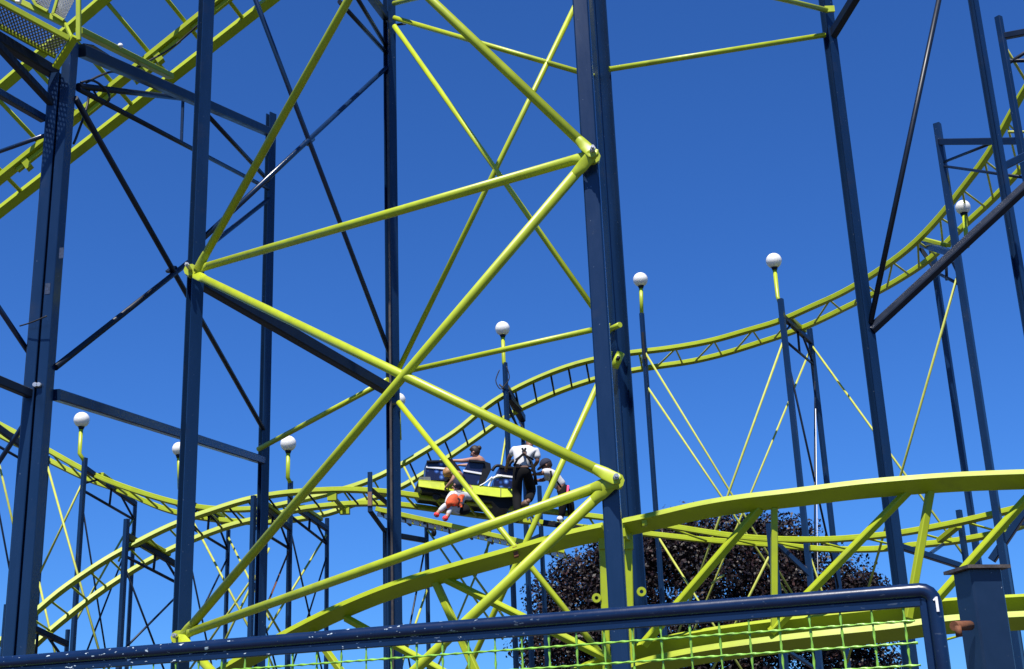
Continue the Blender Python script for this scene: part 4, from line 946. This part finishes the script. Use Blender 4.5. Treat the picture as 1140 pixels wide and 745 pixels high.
# crown outline: silhouette targets (picture) -> clump centres in a real volume
clumps = []
OUT = [(566, 760), (585, 690), (600, 650), (620, 622), (650, 606), (690, 592), (720, 582), (745, 571), (790, 571), (830, 567), (868, 569), (902, 588), (934, 602), (960, 622), (978, 655), (990, 700), (1002, 760)]
cz = lambda x: interp(OUT, x)
rr_ = random.Random(5)
for i in range(820):
    px = rr_.uniform(588, 988); ytop = cz(px) + 4; f = rr_.random() ** 1.2; py = ytop + 10 + f * 250
    hw = 3.3 * math.sqrt(max(.05, 1 - ((px - 780) / 225) ** 2)) * min(1, .45 + (py - ytop) / 110); dy = rr_.uniform(-hw, hw * .6)
    c = P(px, py, 36.0 + dy)
    if c.z < 1.9: continue
    clumps.append((c, rr_.uniform(.38, .68)))
n_per = 190
Cn = np.array([c[0][:] for c in clumps]); Rn = np.array([c[1] for c in clumps])
idx = np.repeat(np.arange(len(clumps)), n_per); n = len(idx)
dirs = rng.normal(size=(n, 3)); dirs /= np.linalg.norm(dirs, axis=1)[:, None]
rad = Rn[idx] * (0.45 + 0.62 * rng.random(n) ** 0.6)
cen = Cn[idx] + dirs * rad[:, None] * np.array([1.12, 1.05, .85])
nor = dirs + rng.normal(size=(n, 3)) * .65 + np.array([0, 0, .35]); nor /= np.linalg.norm(nor, axis=1)[:, None]
t = np.cross(nor, rng.normal(size=(n, 3))); t /= np.linalg.norm(t, axis=1)[:, None]; bt = np.cross(nor, t)
sz = rng.uniform(.034, .068, n)[:, None]
verts = np.stack([cen - t * sz, cen - bt * sz * .62 + nor * sz * .12, cen + t * sz * 1.05, cen + bt * sz * .62 + nor * sz * .12], 1).reshape(-1, 3)
verts -= np.array(tree.location[:])
me = bpy.data.meshes.new('crown'); me.vertices.add(n * 4); me.vertices.foreach_set('co', verts.ravel().astype(np.float32))
me.loops.add(n * 4); me.loops.foreach_set('vertex_index', np.arange(n * 4, dtype=np.int32)); me.polygons.add(n)
me.polygons.foreach_set('loop_start', np.arange(0, n * 4, 4, dtype=np.int32)); me.polygons.foreach_set('loop_total', np.full(n, 4, dtype=np.int32)); me.update(); me.validate()
me.materials.append(M['leaf']); cr = bpy.data.objects.new('crown', me); COL.objects.link(cr); cr.parent = tree

# ================================================================== ground, sky, sun
g_ = MB(); S = 1500; g_.add([(-S, -S, 0), (S, -S, 0), (S, S, 0), (-S, S, 0)], [(0, 1, 2, 3)]); go = g_.build('ground', 'ground', None, (0, 0, 0)); go['kind'] = 'structure'
SUN_EL, SUN_DIR = 61.0, V((-0.22, -1, 0)).normalized()
w = bpy.data.worlds.new('World'); scene.world = w; w.use_nodes = True
nt = w.node_tree; bgd = nt.nodes['Background']; sky = nt.nodes.new('ShaderNodeTexSky'); sky.sky_type = 'NISHITA'; sky.sun_disc = False
sky.sun_elevation = math.radians(SUN_EL); sky.sun_rotation = math.atan2(SUN_DIR.x, SUN_DIR.y); sky.air_density = 1.0; sky.dust_density = 0.35; sky.ozone_density = 4.0; sky.altitude = 300
tint = nt.nodes.new('ShaderNodeMix'); tint.data_type = 'RGBA'; tint.blend_type = 'MULTIPLY'; tint.inputs['Factor'].default_value = 1; tint.inputs['B'].default_value = (.35, .77, 1.45, 1)
nt.links.new(sky.outputs[0], tint.inputs['A']); nt.links.new(tint.outputs['Result'], bgd.inputs[0]); bgd.inputs[1].default_value = 0.062
sl = bpy.data.lights.new('sun', 'SUN'); sl.energy = 4.8; sl.angle = math.radians(.53); sl.color = (1, .95, .87); so = bpy.data.objects.new('sun', sl); COL.objects.link(so)
ce = math.cos(math.radians(SUN_EL)); sd = V((SUN_DIR.x * ce, SUN_DIR.y * ce, math.sin(math.radians(SUN_EL))))
so.rotation_euler = sd.to_track_quat('Z', 'Y').to_euler(); so.location = sd * 60
scene.view_settings.view_transform = 'Standard'; scene.view_settings.look = 'None'; scene.view_settings.exposure = 0.7; scene.view_settings.gamma = 1
scene.view_settings.use_curve_mapping = False
scene.cycles.max_bounces = 6
